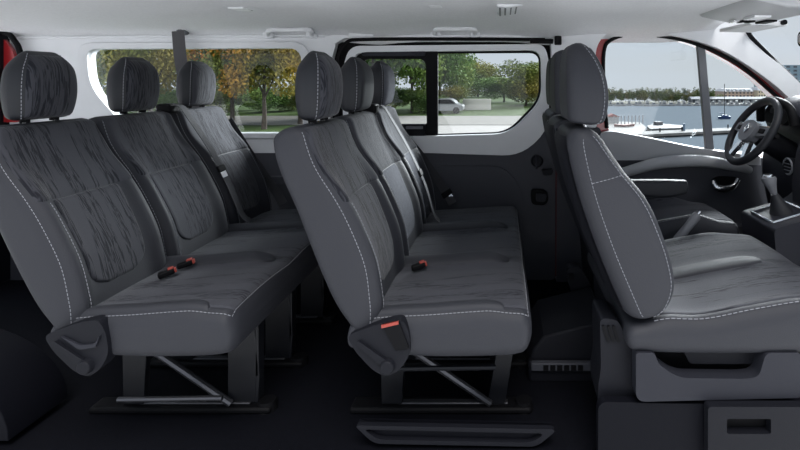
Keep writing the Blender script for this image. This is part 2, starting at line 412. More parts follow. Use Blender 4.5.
belt('black seat belt across the window place of the rearmost bench', [(tx-.03, 2.37, .99), (tx+.035, 2.385, 1.022), (tx+.085, 2.40, .95), (tx+.17, 2.42, .80), (tx+.245, 2.43, .64), (tx+.30, 2.44, .50), (tx+.33, 2.46, .46)],
     (0, 1, .0), BELT, tongue=.58, retr=(tx-.05, tx+.02, 2.34, 2.42, .985, 1.03))
tx = T2(-.60, 1.0)[0]
belt('grey and black seat belt across the window place of the middle bench', [(tx-.03, 2.37, .99), (tx+.035, 2.385, 1.022), (tx+.085, 2.40, .95), (tx+.165, 2.42, .80), (tx+.235, 2.43, .64), (tx+.275, 2.44, .50), (tx+.30, 2.46, .46)],
     (0, 1, .0), BELT, tongue=.60, retr=(tx-.05, tx+.02, 2.34, 2.42, .985, 1.03))
belt('black lap belt end at the door side of the middle bench', [(-.62, 2.835, .90), (-.48, 2.845, .75), (-.37, 2.85, .60), (-.30, 2.83, .50), (-.27, 2.80, .46)], (1, 0, .2), BELT, tongue=.7)
belt('black lap belt end at the wall side of the rearmost bench', [(-1.52, 2.835, .92), (-1.42, 2.845, .75), (-1.32, 2.85, .60), (-1.24, 2.83, .50), (-1.2, 2.80, .455)], (1, 0, .2), BELT)
# ---------------------------------------------------------------- front seats
FB = [(.372,.425,.46,.425),(.352,.47,.500,.462),(.325,.53,.516,.53),(.288,.62,.500,.615),(.255,.71,.468,.70),(.228,.79,.428,.785),
      (.208,.865,.372,.86),(.195,.93,.322,.935),(.188,.985,.285,1.0)]
def front_seat(label, y0, y1, n, dx=0, fabric_b=None):
    root = thing('front_seat', (.7+dx, (y0+y1)/2, .0), label, 'seat')
    w = (y1-y0)/n
    st = [(a+dx, b, c+dx, d) for a, b, c, d in FB]
    def bol(u, v): return .02*math.exp(-((abs(u)-.85)/.14)**2)*sm((v-.05)/.2)*sm((.8-v)/.3)-.05*(1-u*u)*sm((v-.05)/.2)*sm((.75-v)/.4)
    for i in range(n):
        a, b = y0+i*w+.003, y0+(i+1)*w-.003
        p = Pad(st, a, b, r=.05, r0=.05, r1=.06, bol=bol, wf=lambda v: 1-.12*sm((v-.7)/.3), corner=.9)
        bo = obj('backrest', p.mesh(), LEA, root)
        obj('backrest_fabric', p.patch(lambda v: (-.6, .6), .12, .94, .005), FAB_B, bo)
        stt(p.stitch([(-.95, .05+.01*k) for k in range(90)], r=.0013), bo)
        # seam round the rear edge of the side bolster and across below the shoulder
        q = []
        for k in range(80):
            v = .06+.011*k; fr = p.frame(v); c, dr, T, hw = fr; q.append(p.point(-hw-.0005, -T+.05, v, fr))
        stt(stitchline(q, None, .001), bo)
        q = []
        for k in range(14):
            fr = p.frame(.70+.004*k); c, dr, T, hw = fr; q.append(p.point(-hw-.0005, -T+.05+(2*T-.06)*k/13, .70+.004*k, fr))
        stt(stitchline(q, None, .0009), bo)
        sh = MB(); rows = []
        for k in range(24):
            v = .05+.90*k/23; fr = p.frame(v); c, dr, T, hw = fr
            rows.append([p.point((j/8*2-1)*(hw-.03), -T-.012*(1-abs(j/8*2-1)**4)-.001, v, fr) for j in range(9)])
        obj('back_shell', sh.grid(rows), PLD, bo, label='hard plastic back shell')
        hc = (a+b)/2; hx = .268+dx
        hst = [(hx-.058,1.005,hx+.035,.995),(hx-.064,1.03,hx+.052,1.03),(hx-.068,1.09,hx+.058,1.09),(hx-.068,1.15,hx+.050,1.15),(hx-.066,1.205,hx+.030,1.205),(hx-.058,1.255,hx-.005,1.262)]
        hp = Pad(hst, hc-.125, hc+.125, r=.035, r0=.03, r1=.03, wf=lambda v: 1-.36*max(0,(v-.4)/.6)**2.2, corner=.9, bol=lambda u, v: .006*(1-u*u))
        ho = obj('headrest', hp.mesh(nv=26, nf=20), LEA, root)
        obj('headrest_cover', hp.patch(lambda v: (-.84, .84), .05, .93, .004, nv=22), FAB_B, ho)
        sb = MB(); hp.stitch([(-.93, .04+.02*k) for k in range(47)], sb, r=.0013)
        obj('stitching', sb, STI, ho, smooth=False)
        for sy in (-.06, .06):
            obj('headrest_post', MB().tube([(hx-.0, hc+sy, .96), (hx-.01, hc+sy, 1.05)], .007, 10), CHR, ho, label='chrome post')
    cst = [(.37+dx,.335,.37+dx,.40),(.46+dx,.325,.46+dx,.415),(.60+dx,.322,.60+dx,.412),(.75+dx,.322,.75+dx,.440),(.90+dx,.325,.90+dx,.465),(1.02+dx,.335,1.02+dx,.472),(1.09+dx,.345,1.09+dx,.46)]
    hw = (y1-y0)/2
    def cb(u, v):
        y = (u+1)*hw; r = 0
        m = sm((v-.1)/.15)*sm((.82-v)/.2)
        for k in range(n+1):
            dd = abs(y-k*w); r += math.exp(-((dd-(.03 if k in (0, n) else 0))/.05)**2)*(.016 if n > 1 else .045)*m
        return r+.006*(1-abs(2*((y % w)/w)-1)**2)
    cp = Pad(cst, y0, y1, r=.04, r0=.05, r1=.06, bol=cb, corner=.9)
    cu = obj('seat_cushion', cp.mesh(nv=44, nf=40*n, nb=12), LEA, root)
    nn = 1/hw
    obj('cushion_fabric', cp.patch(lambda v: (-1+.045*nn, 1-.04*nn), .1, .95, .004, nu=40*n), FAB_C, cu, label='light ribbed fabric top')
    if n > 1:
        def loz(v):
            k = max(0, min(1, (.74-v)/.14)); h = .05*math.sqrt(max(.01, 1-(1-k)**2)); return ((w-h)*nn-1, (w+h)*nn-1)
        obj('side_wedge', cp.patch(loz, .1, .74, .008, nu=16), LEA, cu, label='raised plain leatherette wedge between two seats')
    sb = MB(); cp.stitch([(-1+.024*nn, .16+.01*k) for k in range(78)], sb, r=.0015, off=.002, dash=.012, gap=.005)
    obj('stitching', sb, STI, cu, smooth=False, label='pale dashed stitching')
    return root
fs = front_seat('front double passenger bench, nearest the camera, with grey fabric cushion and side stitching', 1.50, 2.24, 2)
# plinth with storage recess, on the bench
base = MB().prism(rpoly([(.40,.02,.01),(1.12,.02,.01),(1.12,.32,.02),(.40,.32,.02)]), 'y', 1.62, 2.22)
obj('seat_plinth', base, PLD, fs, bevel=.01)
D = 1.50
pl = obj('plinth_cover', MB().prism(px([(636,353,3),(655,353,4),(658,364,12),(678,378,12),(745,379,8),(759,377,8),(766,353,6),(800,353,3),(802,398,6),(636,402,10)], D), 'y', D, D+.05), PLM, fs, bevel=.005)
obj('storage_tray', MB().prism(px([(684,352,2),(758,352,2),(752,364,4),(690,364,4)], D+.05), 'y', D+.05, D+.10), PLD, pl, bevel=.004)
obj('storage_recess', MB().prism(px([(645,334,0),(776,334,0),(776,386,0),(645,386,0)], D+.10), 'y', D+.10, D+.11), BLK, pl)
ds = front_seat('single driver seat with armrest in front of the steering wheel, beyond the passenger bench', 2.37, 2.81, 1, dx=.03)
arm = Pad([(.36,.625,.36,.675),(.45,.62,.45,.685),(.60,.61,.60,.685),(.75,.605,.75,.685),(.845,.625,.845,.682)], 2.30, 2.36, r=.02, r0=.02, r1=.02)
ar = obj('armrest', arm.mesh(nf=8, nb=6), LEA_D, ds, label='fold-down padded armrest')
obj('driver_plinth', MB().prism(rpoly([(.45,.0,.01),(1.08,.0,.01),(1.10,.33,.02),(.42,.33,.02)]), 'y', 2.42, 2.78), PLD, ds, bevel=.01)
# handbrake
hb = thing('handbrake_lever', P(672, 246, 2.30), 'grey handbrake lever angled up beside the driver seat', 'handbrake')
h0, h1, h2 = P(664, 252, 2.30), P(675, 243, 2.30), P(698, 214, 2.30)
obj('handbrake_grip', MB().tube([h1, h1.lerp(h2, .12), h1.lerp(h2, .55), h1.lerp(h2, .9), h2], [.015,.021,.019,.021,.017], 14), HBR, hb)
obj('release_button', MB().tube([h2, h2+(h2-h1).normalized()*.015], .009, 10), CHR, hb)
obj('handbrake_arm', MB().tube([h0-Vector((.03,0,.05)), h0, h1], .014, 8), BLK, hb)
obj('handbrake_housing', MB().box(h0.x-.12, h0.x+.12, 2.275, 2.325, .0, h0.z-.02), PLD, hb, bevel=.015)
# ---------------------------------------------------------------- van shell
Y = 2.90
struct('floor', MB().box(-3.1, 1.9, 1.56, 3.0, -.03, 0), CARPET)
# headliner: curved sheet, thickened
rows = []
prof = [(1.30,1.40),(1.45,1.445),(1.7,1.458),(2.1,1.462),(2.5,1.458),(2.75,1.447),(2.86,1.428),(2.93,1.40),(2.965,1.37)]
prof = [tuple(crom(prof, i/24)) for i in range(25)]
for x in [-3.0+i*.1 for i in range(43)]:
    dip = .018*math.exp(-((x+.72)/.12)**2)+.02*math.exp(-((x-.28)/.14)**2)-(.03*sm((x-.9)/.4))
    rows.append([(x+.0, y, z-dip) for y, z in prof])
hl = struct('ceiling', MB().grid(rows), HEAD)
so = hl.modifiers.new('t', 'SOLIDIFY'); so.thickness = .04; so.offset = 0
# rear quarter: light upper trim with window, dark lower trim
W1 = [(88,49,10),(302,48,14),(304,128,10),(298,133,6),(134,133,12),(113,112,10),(91,86,16)]
wl = struct('wall_left', MB().prism(px([(-40,18,0),(342,18,0),(330,66,6),(330,153,0),(-40,153,0)], Y), 'y', Y, Y+.05, [px(W1, Y)]), TRIM)
f1 = px([(79,43,14),(310,42,18),(312,132,14),(304,139,8),(129,140,14),(104,118,12),(81,90,18)], Y)
struct('window_surround', MB().prism(f1, 'y', Y-.014, Y+.02, [px(W1, Y)]), TRIM, wl, bevel=.008, seg=3, label='raised light grey window surround')
struct('upper_ledge', MB().tube([P(-40,38,Y), P(150,36.5,Y), P(325,36,Y)], .008, 8), TRIM, wl)
lw = struct('lower_trim', MB().prism(px([(-40,152,0),(332,152,0),(332,282,0),(-40,282,0)], Y), 'y', Y+.005, Y+.10), DOORP, wl, bevel=.008)
struct('lower_ledge', MB().prism(px([(180,176,0),(332,176,0),(332,184,0),(180,184,0)], Y), 'y', Y-.02, Y+.02), DOORP, lw if False else wl, bevel=.006)
g1 = struct('window_1', MB().prism(px([(86,44,10),(307,43,14),(309,134,10),(90,134,16)], Y+.07), 'y', Y+.068, Y+.072), GLASS)
# rear pillar, rear opening
struct('trim_1', MB().prism([(Y-.25, 0), (Y+.1, 0), (Y+.1, 1.42), (Y-.06, 1.42), (Y-.10, 1.2), (Y-.16, .8)], 'x', -2.86, -2.80), PLD, bevel=.01)
# red tail door standing open
td = thing('rear_door', (-3.02, 2.98, 0), 'red painted rear door edge at the far left, behind the rearmost headrest', 'door')
obj('door_skin', MB().prism(px([(-60,36,0),(2,35,6),(17,52,10),(21,122,2),(-60,122,0)], 2.88), 'y', 2.865, 2.885), RED, td, bevel=.006)
obj('door_seal', MB().tube(smooth_path([P(-50,32,2.86),P(0,32,2.86),P(14,40,2.86),P(21,60,2.86),P(23,125,2.86)], 6), .014, 8), BLK, td)
# sliding door
DO = [(343,41,16),(548,40,8),(556,48,6),(557,150,4),(556,282,0),(336,282,0),(336,64,20)]
WH = [(352,52,14),(541,50,12),(542,100,14),(509,134,16),(440,136,0),(352,136,10)]
d1 = struct('door_1', MB().prism(px([(350,46,20),(544,44,10),(549,60,8),(549,130,20),(520,156,18),(430,153,6),(343,153,0),(343,66,20)], Y-.01), 'y', Y-.012, Y+.045, [px(WH, Y-.01)]), TRIM, bevel=.012, seg=3)
struct('door_backing', MB().prism(px([(326,26,0),(562,26,0),(562,288,0),(326,288,0)], Y+.047), 'y', Y+.047, Y+.052, [px([(354,52,12),(541,51,12),(541,101,12),(509,134,14),(440,136,0),(354,136,8)], Y+.047)]), BLK, d1)
struct('door_lower_panel', MB().prism(px([(338,152,0),(430,152,4),(516,156,18),(549,128,6),(556,128,3),(556,280,6),(338,280,0)], Y+.005), 'y', Y+.005, Y+.09), DOORP, d1, bevel=.006)
struct('door_panel_relief', MB().prism(px([(352,166,6),(505,166,26),(523,190,14),(523,262,8),(352,262,6)], Y-.006), 'y', Y-.010, Y+.02), DOORP, d1, bevel=.012, seg=3)
struct('door_seal', MB().tube(smooth_path([P(337,150,Y-.012),P(337,90,Y-.012),P(338,60,Y-.012),P(346,43,Y-.012),P(365,39.5,Y-.012),P(450,39,Y-.012),P(545,39.5,Y-.012)], 5), .010, 8), BLK, d1)
struct('window_gasket', MB().prism(px([(348,49,14),(544,47,12),(545,102,14),(511,137,16),(440,139,0),(348,139,10)], Y+.05), 'y', Y+.045, Y+.065, [px([(356,54,10),(539,53,10),(539,99,12),(507,132,14),(440,134,0),(356,134,8)], Y+.05)]), BLK, d1, bevel=.003)
sf = struct('sliding_window_frame', MB().prism(px([(354,50,6),(438,50,4),(438,140,2),(354,140,2)], Y+.03), 'y', Y+.02, Y+.045, [px([(364,59,6),(426,59,8),(427,124,2),(364,124,2)], Y+.03)]), BLK, d1, bevel=.004)
struct('window_header', MB().prism(px([(362,50,2),(425,50,2),(425,56,2),(362,56,2)], Y+.01), 'y', Y+.005, Y+.02), PLM, d1, bevel=.002)
struct('window_latch', MB().prism(px([(404,124,2),(425,124,2),(425,137,2),(404,137,2)], Y-.0), 'y', Y-.01, Y+.02), PLD, d1, bevel=.005)
struct('latch_grip', MB().prism(px([(406,126,1),(423,126,1),(423,129,1),(406,129,1)], Y-.01), 'y', Y-.02, Y-.008), PLG, d1, bevel=.002)
hd = struct('door_handle', MB().prism(px([(531,189,5),(546,190,4),(549,198,4),(545,205,4),(531,204,5)], Y-.02), 'y', Y-.035, Y+.01), BLK, d1, bevel=.008, seg=3)
struct('handle_paddle', MB().prism(px([(536,193,2),(547,194,3),(545,202,3),(536,201,2)], Y-.04), 'y', Y-.05, Y-.03), PLM, d1, bevel=.005)
struct('door_lock', MB().tube([P(537,161,Y+.01), P(537,161,Y-.03)], [.036,.03], 20), PLD, d1, bevel=.004)
struct('lock_knob', MB().box(*[XZ(536,0,Y)[0]-.006, XZ(536,0,Y)[0]+.006, Y-.045, Y-.02, XZ(0,168,Y)[1], XZ(0,154,Y)[1]]), PLM, d1, bevel=.004)
struct('lock_lever', MB().prism(px([(541,169,4),(553,168,4),(552,174,4),(543,175,4)], Y), 'y', Y-.03, Y+.01), PLD, d1, bevel=.006)
g2 = struct('window_2', MB().prism(px([(350,48,10),(543,47,10),(543,136,10),(350,137,8)], Y+.07), 'y', Y+.068, Y+.072), GLASS)
struct('trim_2', MB().tube([P(556,128,Y-.01), P(556.5,200,Y-.01), P(556,276,Y-.01)], .006, 8), mat('dark_red_edge', (.06,.006,.008), .5), label='dark red door edge strip')
# pillar + cant rail + windscreen pillar, one light moulding
TR = [(548,18,0),(740,18,3),(746,33,3),(800,85,0),(836,118,0),(812,122,0),(775,86,10),(742,62,20),(715,47,20),(680,37,20),(640,31,20),(606,32,12),(595,47,12),(596,128,4),(552,128,2),(551,50,6)]
t3 = struct('trim_3', MB().prism(px(TR, Y), 'y', Y-.02, Y+.07), TRIM, bevel=.012, seg=3)
struct('trim_4', MB().prism(px([(330,16,0),(552,16,0),(552,38,4),(345,38,4),(332,46,4)], Y), 'y', Y-.01, Y+.09), TRIM)
struct('trim_5', MB().prism(px([(557,127,4),(600,127,4),(604,285,0),(556,285,0)], Y), 'y', Y-.02, Y+.07), DOORP, bevel=.012, seg=3)
# windscreen edge, header and glass
struct('trim_6', MB().tube(smooth_path([(1.31, 2.2, 1.455), (1.325, 2.55, 1.452), (1.35, 2.78, 1.437), (1.385, 2.865, 1.405), (1.46, 2.885, 1.33), (1.70, 2.90, 1.105), (1.86, 2.90, .95)], 8), .013, 8), BLK)
struct('window_4', MB().grid([[(1.33, 1.4, 1.45), (1.345, 2.0, 1.46), (1.36, 2.5, 1.455), (1.40, 2.9, 1.40)], [(1.9, 1.4, .93), (1.91, 2.0, .93), (1.90, 2.5, .93), (1.88, 2.9, .93)]]), GLASS)
# front door
WF = [(603,47,10),(612,38,8),(650,36,30),(690,42,30),(742,68,30),(797,118,6),(790,158,0),(722,154,4),(700,149,10),(640,137,10),(609,132,4),(604,100,10)]
DF = [(594,42,8),(604,31,10),(645,29,30),(690,36,30),(744,62,30),(806,118,6),(830,130,0),(830,285,0),(600,285,0),(597,128,0)]
d2 = struct('door_2', MB().prism(px(DF, Y+.03), 'y', Y+.03, Y+.10, [px(WF, Y+.03)]), RED, bevel=.008, label='front door with red painted window frame')
struct('window_seal', MB().tube(smooth_path([P(607,128,Y+.02),P(604,90,Y+.02),P(604,52,Y+.02),P(611,40,Y+.02),P(630,34.5,Y+.02),P(660,36,Y+.02),P(690,42,Y+.02),P(722,55,Y+.02),P(750,73,Y+.02),P(800,117,Y+.02)], 5), .011, 8), BLK, d2)
struct('window_divider', MB().prism(px([(696,40,0),(704,42,0),(714,158,0),(706,158,0)], Y+.04), 'y', Y+.025, Y+.055), PLG, d2, bevel=.004)
struct('door_sill', MB().prism(px([(600,133,2),(612,131,4),(645,137,20),(702,149,20),(760,156,4),(760,165,0),(735,164,8),(690,160,14),(600,160,0)], Y-.02), 'y', Y-.03, Y+.06), SILL, d2, bevel=.010, seg=3, label='mid grey sloping sill')
struct('door_inner_panel', MB().prism(px([(598,158,0),(690,158,10),(740,162,8),(810,150,0),(830,280,0),(598,282,0)], Y-.01), 'y', Y-.01, Y+.06), DOORP, d2, bevel=.01)
AR = smooth_path([P(598,178,Y-.03),P(625,172,Y-.06),P(660,163,Y-.08),(*P(700,161,Y-.08),),P(735,166,Y-.05),P(750,170,Y-.02)], 6)
struct('door_grab_bar', MB().tube(AR, [.02+.014*math.sin(PI*i/(len(AR)-1)) for i in range(len(AR))], 12), SILL, d2, label='grey curved grab bar')
struct('door_pocket', MB().prism(px([(598,205,0),(640,208,10),(700,222,20),(760,226,8),(760,282,0),(598,282,0)], Y-.05), 'y', Y-.06, Y+.02), DOORP, d2, bevel=.012, seg=3)
hb_ = struct('handle_bezel', MB().prism(px([(711,180,5),(718,176,5),(738,177,6),(738,186,6),(722,192,6),(712,189,5)], Y-.02), 'y', Y-.028, Y), BLK, d2, bevel=.005)
hp_ = smooth_path([P(713,180,Y-.04),P(716,187,Y-.05),P(724,189,Y-.055),P(733,186,Y-.05),P(738,179,Y-.04)], 6)
struct('door_handle', MB().tube(hp_, [.014+.012*math.sin(PI*min(1,i/(len(hp_)*.8)))*(1-.3*i/len(hp_)) for i in range(len(hp_))], 12), CHR, d2, label='chrome pull handle')
g3 = struct('window_3', MB().prism(px([(598,34,8),(650,30,20),(700,38,20),(800,112,0),(805,160,0),(598,140,0)], Y+.065), 'y', Y+.063, Y+.067), GLASS)
# roof fittings
def grab(x0, x1, y, lab):
    t = thing('grab_handle', P((x0+x1)/2, y, Y-.05), lab, 'grab handle')
    a, b, c, d = P(x0+5, y+6, Y-.03), P(x0+7, y+1, Y-.13), P(x1-7, y+1, Y-.13), P(x1-5, y+6, Y-.03)
    obj('handle_bar', MB().tube(smooth_path([a, b, b.lerp(c, .5), c, d], 6), .013, 10), TRIM, t)
    for q in (a, d): obj('handle_mount', MB().box(q.x-.028, q.x+.028, Y-.04, Y+.02, q.z-.018, q.z+.028), TRIM, t, bevel=.008)
grab(263, 316, 29, 'light grey ceiling grab handle above the rear side window')
grab(430, 480, 28, 'light grey ceiling grab handle above the sliding door window')
for x0, x1, lab in ((350, 376, 'blank grey cover on the roof rail, left above the sliding door'),):
    o = obj('mount_cover', MB().prism(px([(x0,29,4),(x1,29,4),(x1,37,3),(x0,37,3)], Y-.02), 'y', Y-.05, Y+.02), TRIM, bevel=.006, base=P(x0, 30, Y)); tag(o, lab, 'cover')
def lamp(p, w, l, lab, name='ceiling_lamp', cat='ceiling lamp'):
    t = thing(name, p, lab, cat)
    obj('lamp_housing', MB().box(p[0]-w/2, p[0]+w/2, p[1]-l/2, p[1]+l/2, p[2]-.014, p[2]+.02), TRIM, t, bevel=.008)
    obj('lamp_lens' if cat == 'ceiling lamp' else 'vent_louvre', MB().box(p[0]-w*.35, p[0]+w*.1, p[1]-l*.32, p[1]+l*.32, p[2]-.018, p[2]-.01), mat('milky_lens', (.75,.76,.78), .3), t, bevel=.003)
lamp((-1.09, 2.16, 1.455), .14, .14, 'small ceiling lamp above the rearmost bench')
lamp((-.26, 2.10, 1.458), .11, .10, 'small ceiling lamp above the middle bench')
vt = thing('roof_vent', (.03, 2.16, 1.44), 'louvred grey roof vent hanging from the ceiling above the bench gap', 'vent')
obj('vent_housing', MB().prism([(-.03,1.47),(.09,1.47),(.085,1.438),(.02,1.428),(-.02,1.432)], 'y', 2.02, 2.30), TRIM, vt, bevel=.008)
for k in range(4): obj('vent_slat', MB().box(-.012+.022*k, -.004+.022*k, 2.05, 2.27, 1.424+.003*k, 1.44+.003*k), PLG, vt, bevel=.002)
pt = thing('belt_tensioner', P(543, 41, Y-.04), 'black bar and roller under the cant rail beside the front headrests', 'belt guide')
obj('guide_bar', MB().tube([P(530,41,Y-.05), P(553,41.5,Y-.05)], .014, 10), BLK, pt, bevel=.003)
obj('guide_roller', MB().tube([P(558,36,Y-.06), P(558,45,Y-.06)], .02, 12), BLK, pt, bevel=.004)
# overhead console, visor, mirror
oc = thing('overhead_console', (1.12, 2.2, 1.40), 'grey overhead console with reading switches above the windscreen', 'console')
d = 2.3
obj('console_body', MB().prism([(.88,1.47),(1.28,1.45),(1.28,1.418),(1.20,1.402),(1.04,1.404),(.92,1.43)], 'y', 1.85, 2.36), mat('console_grey', (.36,.365,.38), .5), oc, bevel=.012, seg=3)
for k in range(3): obj('console_button', MB().box(1.02+.035*k, 1.045+.035*k, 2.24, 2.30, 1.395, 1.41), CHR if k < 1 else BLK, oc, bevel=.003)
obj('map_light', MB().box(1.03, 1.10, 2.08, 2.18, 1.395, 1.41), mat('milky_lens', (.75,.76,.78), .3), oc, bevel=.004)
obj('console_pocket', MB().box(1.15, 1.20, 2.22, 2.32, 1.394, 1.41), BLK, oc, bevel=.003)
vs = thing('sun_visor', (1.24, 2.55, 1.40), 'folded pale sun visor at the top of the windscreen', 'sun visor')
obj('visor_flap', MB().prism(rpoly([(1.16,1.415,.01),(1.335,1.412,.01),(1.335,1.393,.008),(1.16,1.396,.008)]), 'y', 2.38, 2.72), TRIM, vs, bevel=.006)
obj('visor_hinge', MB().tube([(1.31, 2.36, 1.408), (1.31, 2.40, 1.408)], .012, 10), BLK, vs)
mr = thing('rear_view_mirror', (1.31, 2.13, 1.32), 'black rear-view mirror at the right edge before the windscreen', 'mirror')
obj('mirror_shell', MB().prism(rpoly([(1.995,1.285,.02),(2.245,1.285,.03),(2.245,1.352,.03),(1.995,1.352,.02)]), 'x', 1.30, 1.33), BLK, mr, bevel=.008, seg=3)
obj('mirror_glass', MB().prism(rpoly([(2.005,1.295,.02),(2.235,1.295,.03),(2.235,1.342,.03),(2.005,1.342,.02)]), 'x', 1.296, 1.301), CHR, mr)
obj('mirror_stem', MB().tube([(1.33, 2.12, 1.33), (1.37, 2.12, 1.42)], .009, 8), BLK, mr)
# ---------------------------------------------------------------- dashboard
da = thing('dashboard', (1.6, 2.2, .3), 'dark grey dashboard at the right edge behind the steering wheel', 'dashboard')
def dprof(y):
    k = sm((y-2.30)/.10)      # centre stack steps forward
    f = .0+.15*k
    hood = math.exp(-((y-2.60)/.15)**4)*.055
    return [(1.95,.05),(1.50,.05),(1.44+f*.5,.30),(1.33+f,.50),(1.31+f,.62),(1.315+f,.74),(1.34+f,.86),(1.38+f*.6-hood,.93),(1.40+f*.5-hood*1.3,.97+hood*.5),(1.46+f*.3,1.0+hood),(1.6,1.01+hood*.8),(1.75,.99),(1.95,.97)]
ys = [1.50+.04*i for i in range(35)]
rows = [[(p[0], y, p[1]) for p in [tuple(crom(dprof(y), i/36)) for i in range(37)]] for y in ys]
obj('dash_body', MB().grid(rows), PLM, da)
# instrument hood + binnacle
def cyl(c, ax, r, l, n=28): c = Vector(c); ax = Vector(ax).normalized(); return MB().tube([c, c+ax*l], r, n)
obj('instrument_hood', MB().tube(smooth_path([(1.40,2.44,.92),(1.39,2.47,1.005),(1.38,2.60,1.035),(1.39,2.73,1.005),(1.40,2.76,.92)], 6), .022, 12), BLK, da)
obj('instrument_dial', cyl((1.42,2.53,.965), (-1,0,.3), .055, .02), BLK, da)
obj('instrument_dial', cyl((1.42,2.66,.965), (-1,0,.3), .055, .02), BLK, da)
vnt = obj('air_vent', cyl((1.355,2.36,.737), (-1,-.15,.1), .042, .035), PLD, da, bevel=.005)
ring = [Vector((1.320,2.355,.741))+Vector((0,math.cos(a)*.036,math.sin(a)*.036)) for a in [2*PI*k/24 for k in range(25)]]
obj('vent_ring', MB().tube(ring, .005, 8), PLG, vnt)
for k in range(3): obj('vent_slat', MB().box(1.314, 1.322, 2.330, 2.380, (.722+.015*k), (.725+.015*k)), PLG, vnt)
obj('dash_top_pad', MB().prism([(1.36,.925),(1.40,.985),(1.55,1.02),(1.6,1.0),(1.45,.93)], 'y', 1.55, 2.32), PLD, da, bevel=.01)
# steering wheel
sw = thing('steering_wheel', (1.30, 2.60, .88), 'dark grey three-spoke steering wheel with chrome diamond emblem in front of the driver seat', 'steering wheel')
C0 = Vector((1.275, 2.60, .880)); tilt = math.radians(31)
UP = Vector((math.sin(tilt), 0, math.cos(tilt))); SD = Vector((0, 1, 0)); NM = Vector((-math.cos(tilt), 0, math.sin(tilt)))
MW = Matrix((( *SD, 0), ( *UP, 0), ( *NM, 0), (0,0,0,1))).transposed(); MW.translation = C0
def circ(r, z=0, a0=0, a1=2*PI, n=48): return [(r*math.cos(a0+(a1-a0)*k/n), r*math.sin(a0+(a1-a0)*k/n), z) for k in range(n+1)]
obj('wheel_rim', MB().tube(circ(.180), .019, 12, cap=False).xf(MW), LEA_D, sw)
hubp = rpoly([(-.075,.035,.03),(0,.055,.05),(.075,.035,.03),(.06,-.05,.04),(0,-.075,.04),(-.06,-.05,.04)])
hu = obj('wheel_hub', MB().prism(hubp, 'z', -.02, .028).xf(MW), PLG, sw, bevel=.014, seg=4)
for s in (-1, 1):
    sp = obj('wheel_spoke', MB().prism(rpoly([(s*.06,.025,.01),(s*.168,.03,.005),(s*.168,-.012,.005),(s*.06,-.03,.01)]), 'z', -.012, .010).xf(MW), PLG, sw, bevel=.006)
    obj('spoke_trim', MB().tube([(s*.07,.030,.012), (s*.165,.034,.006)], .004, 8).xf(MW), CHR, sp, label='chrome strip')
    obj('spoke_buttons', MB().box(min(s*.085,s*.135), max(s*.085,s*.135), -.008, .018, .008, .016).xf(MW), BLK, sp, bevel=.004)
    obj('wheel_spoke', MB().prism(rpoly([(s*.018,-.06,.01),(s*.055,-.055,.01),(s*.085,-.155,.005),(s*.060,-.165,.005)]), 'z', -.012, .010).xf(MW), CHR, sw, bevel=.004, label='satin chrome lower spoke')
dm = [(0,.030),(.019,0),(0,-.030),(-.019,0)]; di = [(0,.017),(.0095,0),(0,-.017),(-.0095,0)]
obj('diamond_emblem', MB().prism(dm, 'z', .028, .036, [di]).xf(MW), CHR, hu, bevel=.0015, label='chrome hollow diamond emblem')
obj('steering_column', MB().tube([C0-NM*.02, C0-NM*.08, C0-NM*.24], [.045, .06, .065], 16), PLD, sw)
for s in (-1, 1):
    stt = MB().tube([C0-NM*.07+SD*.04*s, C0-NM*.055+SD*.13*s+UP*.02], [.009, .012], 10)
    obj('column_stalk', stt, BLK, sw)
# centre console and gear lever
cc = thing('gear_console', (1.25, 2.25, 0), 'dark gear console block at the foot of the dashboard', 'console')
obj('console_body', MB().prism(rpoly([(1.13,.25,.02),(1.11,.53,.02),(1.32,.59,.05),(1.45,.72,.02),(1.6,.72,0),(1.6,.05,0),(1.3,.05,.05)]), 'y', 2.08, 2.37), PLM, cc, bevel=.015, seg=3)
gp = [(1.135,2.14,.541),(1.135,2.32,.541),(1.29,2.32,.585),(1.29,2.14,.585),(1.135,2.14,.541)]
obj('shift_gate_trim', MB().tube([Vector(a).lerp(Vector(b), k/6) for a, b in zip(gp, gp[1:]) for k in range(6)]+[Vector(gp[0])], .006, 8), CHR, cc, label='chrome frame round the gear boot')
gl = thing('gear_lever', (1.2, 2.23, .53), 'gear lever with silver knob and soft dark boot', 'gear lever')
g0 = Vector((1.225, 2.23, .550)); g1_ = Vector((1.193, 2.235, .640)); g2_ = Vector((1.170, 2.24, .712))
obj('lever_boot', MB().tube([g0, g0.lerp(g1_, .25), g0.lerp(g1_, .6), g1_], [.052, .044, .030, .016], 14), LEA_D, gl)
kn = obj('lever_knob', MB().tube([g1_, g1_.lerp(g2_, .2), g1_.lerp(g2_, .55), g1_.lerp(g2_, .85), g2_, g2_+Vector((0,0,.008))], [.013, .016, .023, .031, .029, .018], 18), PLG, gl)
obj('knob_cap', MB().tube([g2_+Vector((0,0,.002)), g2_+Vector((-.002,0,.014))], [.024, .019], 18), CHR, kn, bevel=.003, label='chrome knob cap')
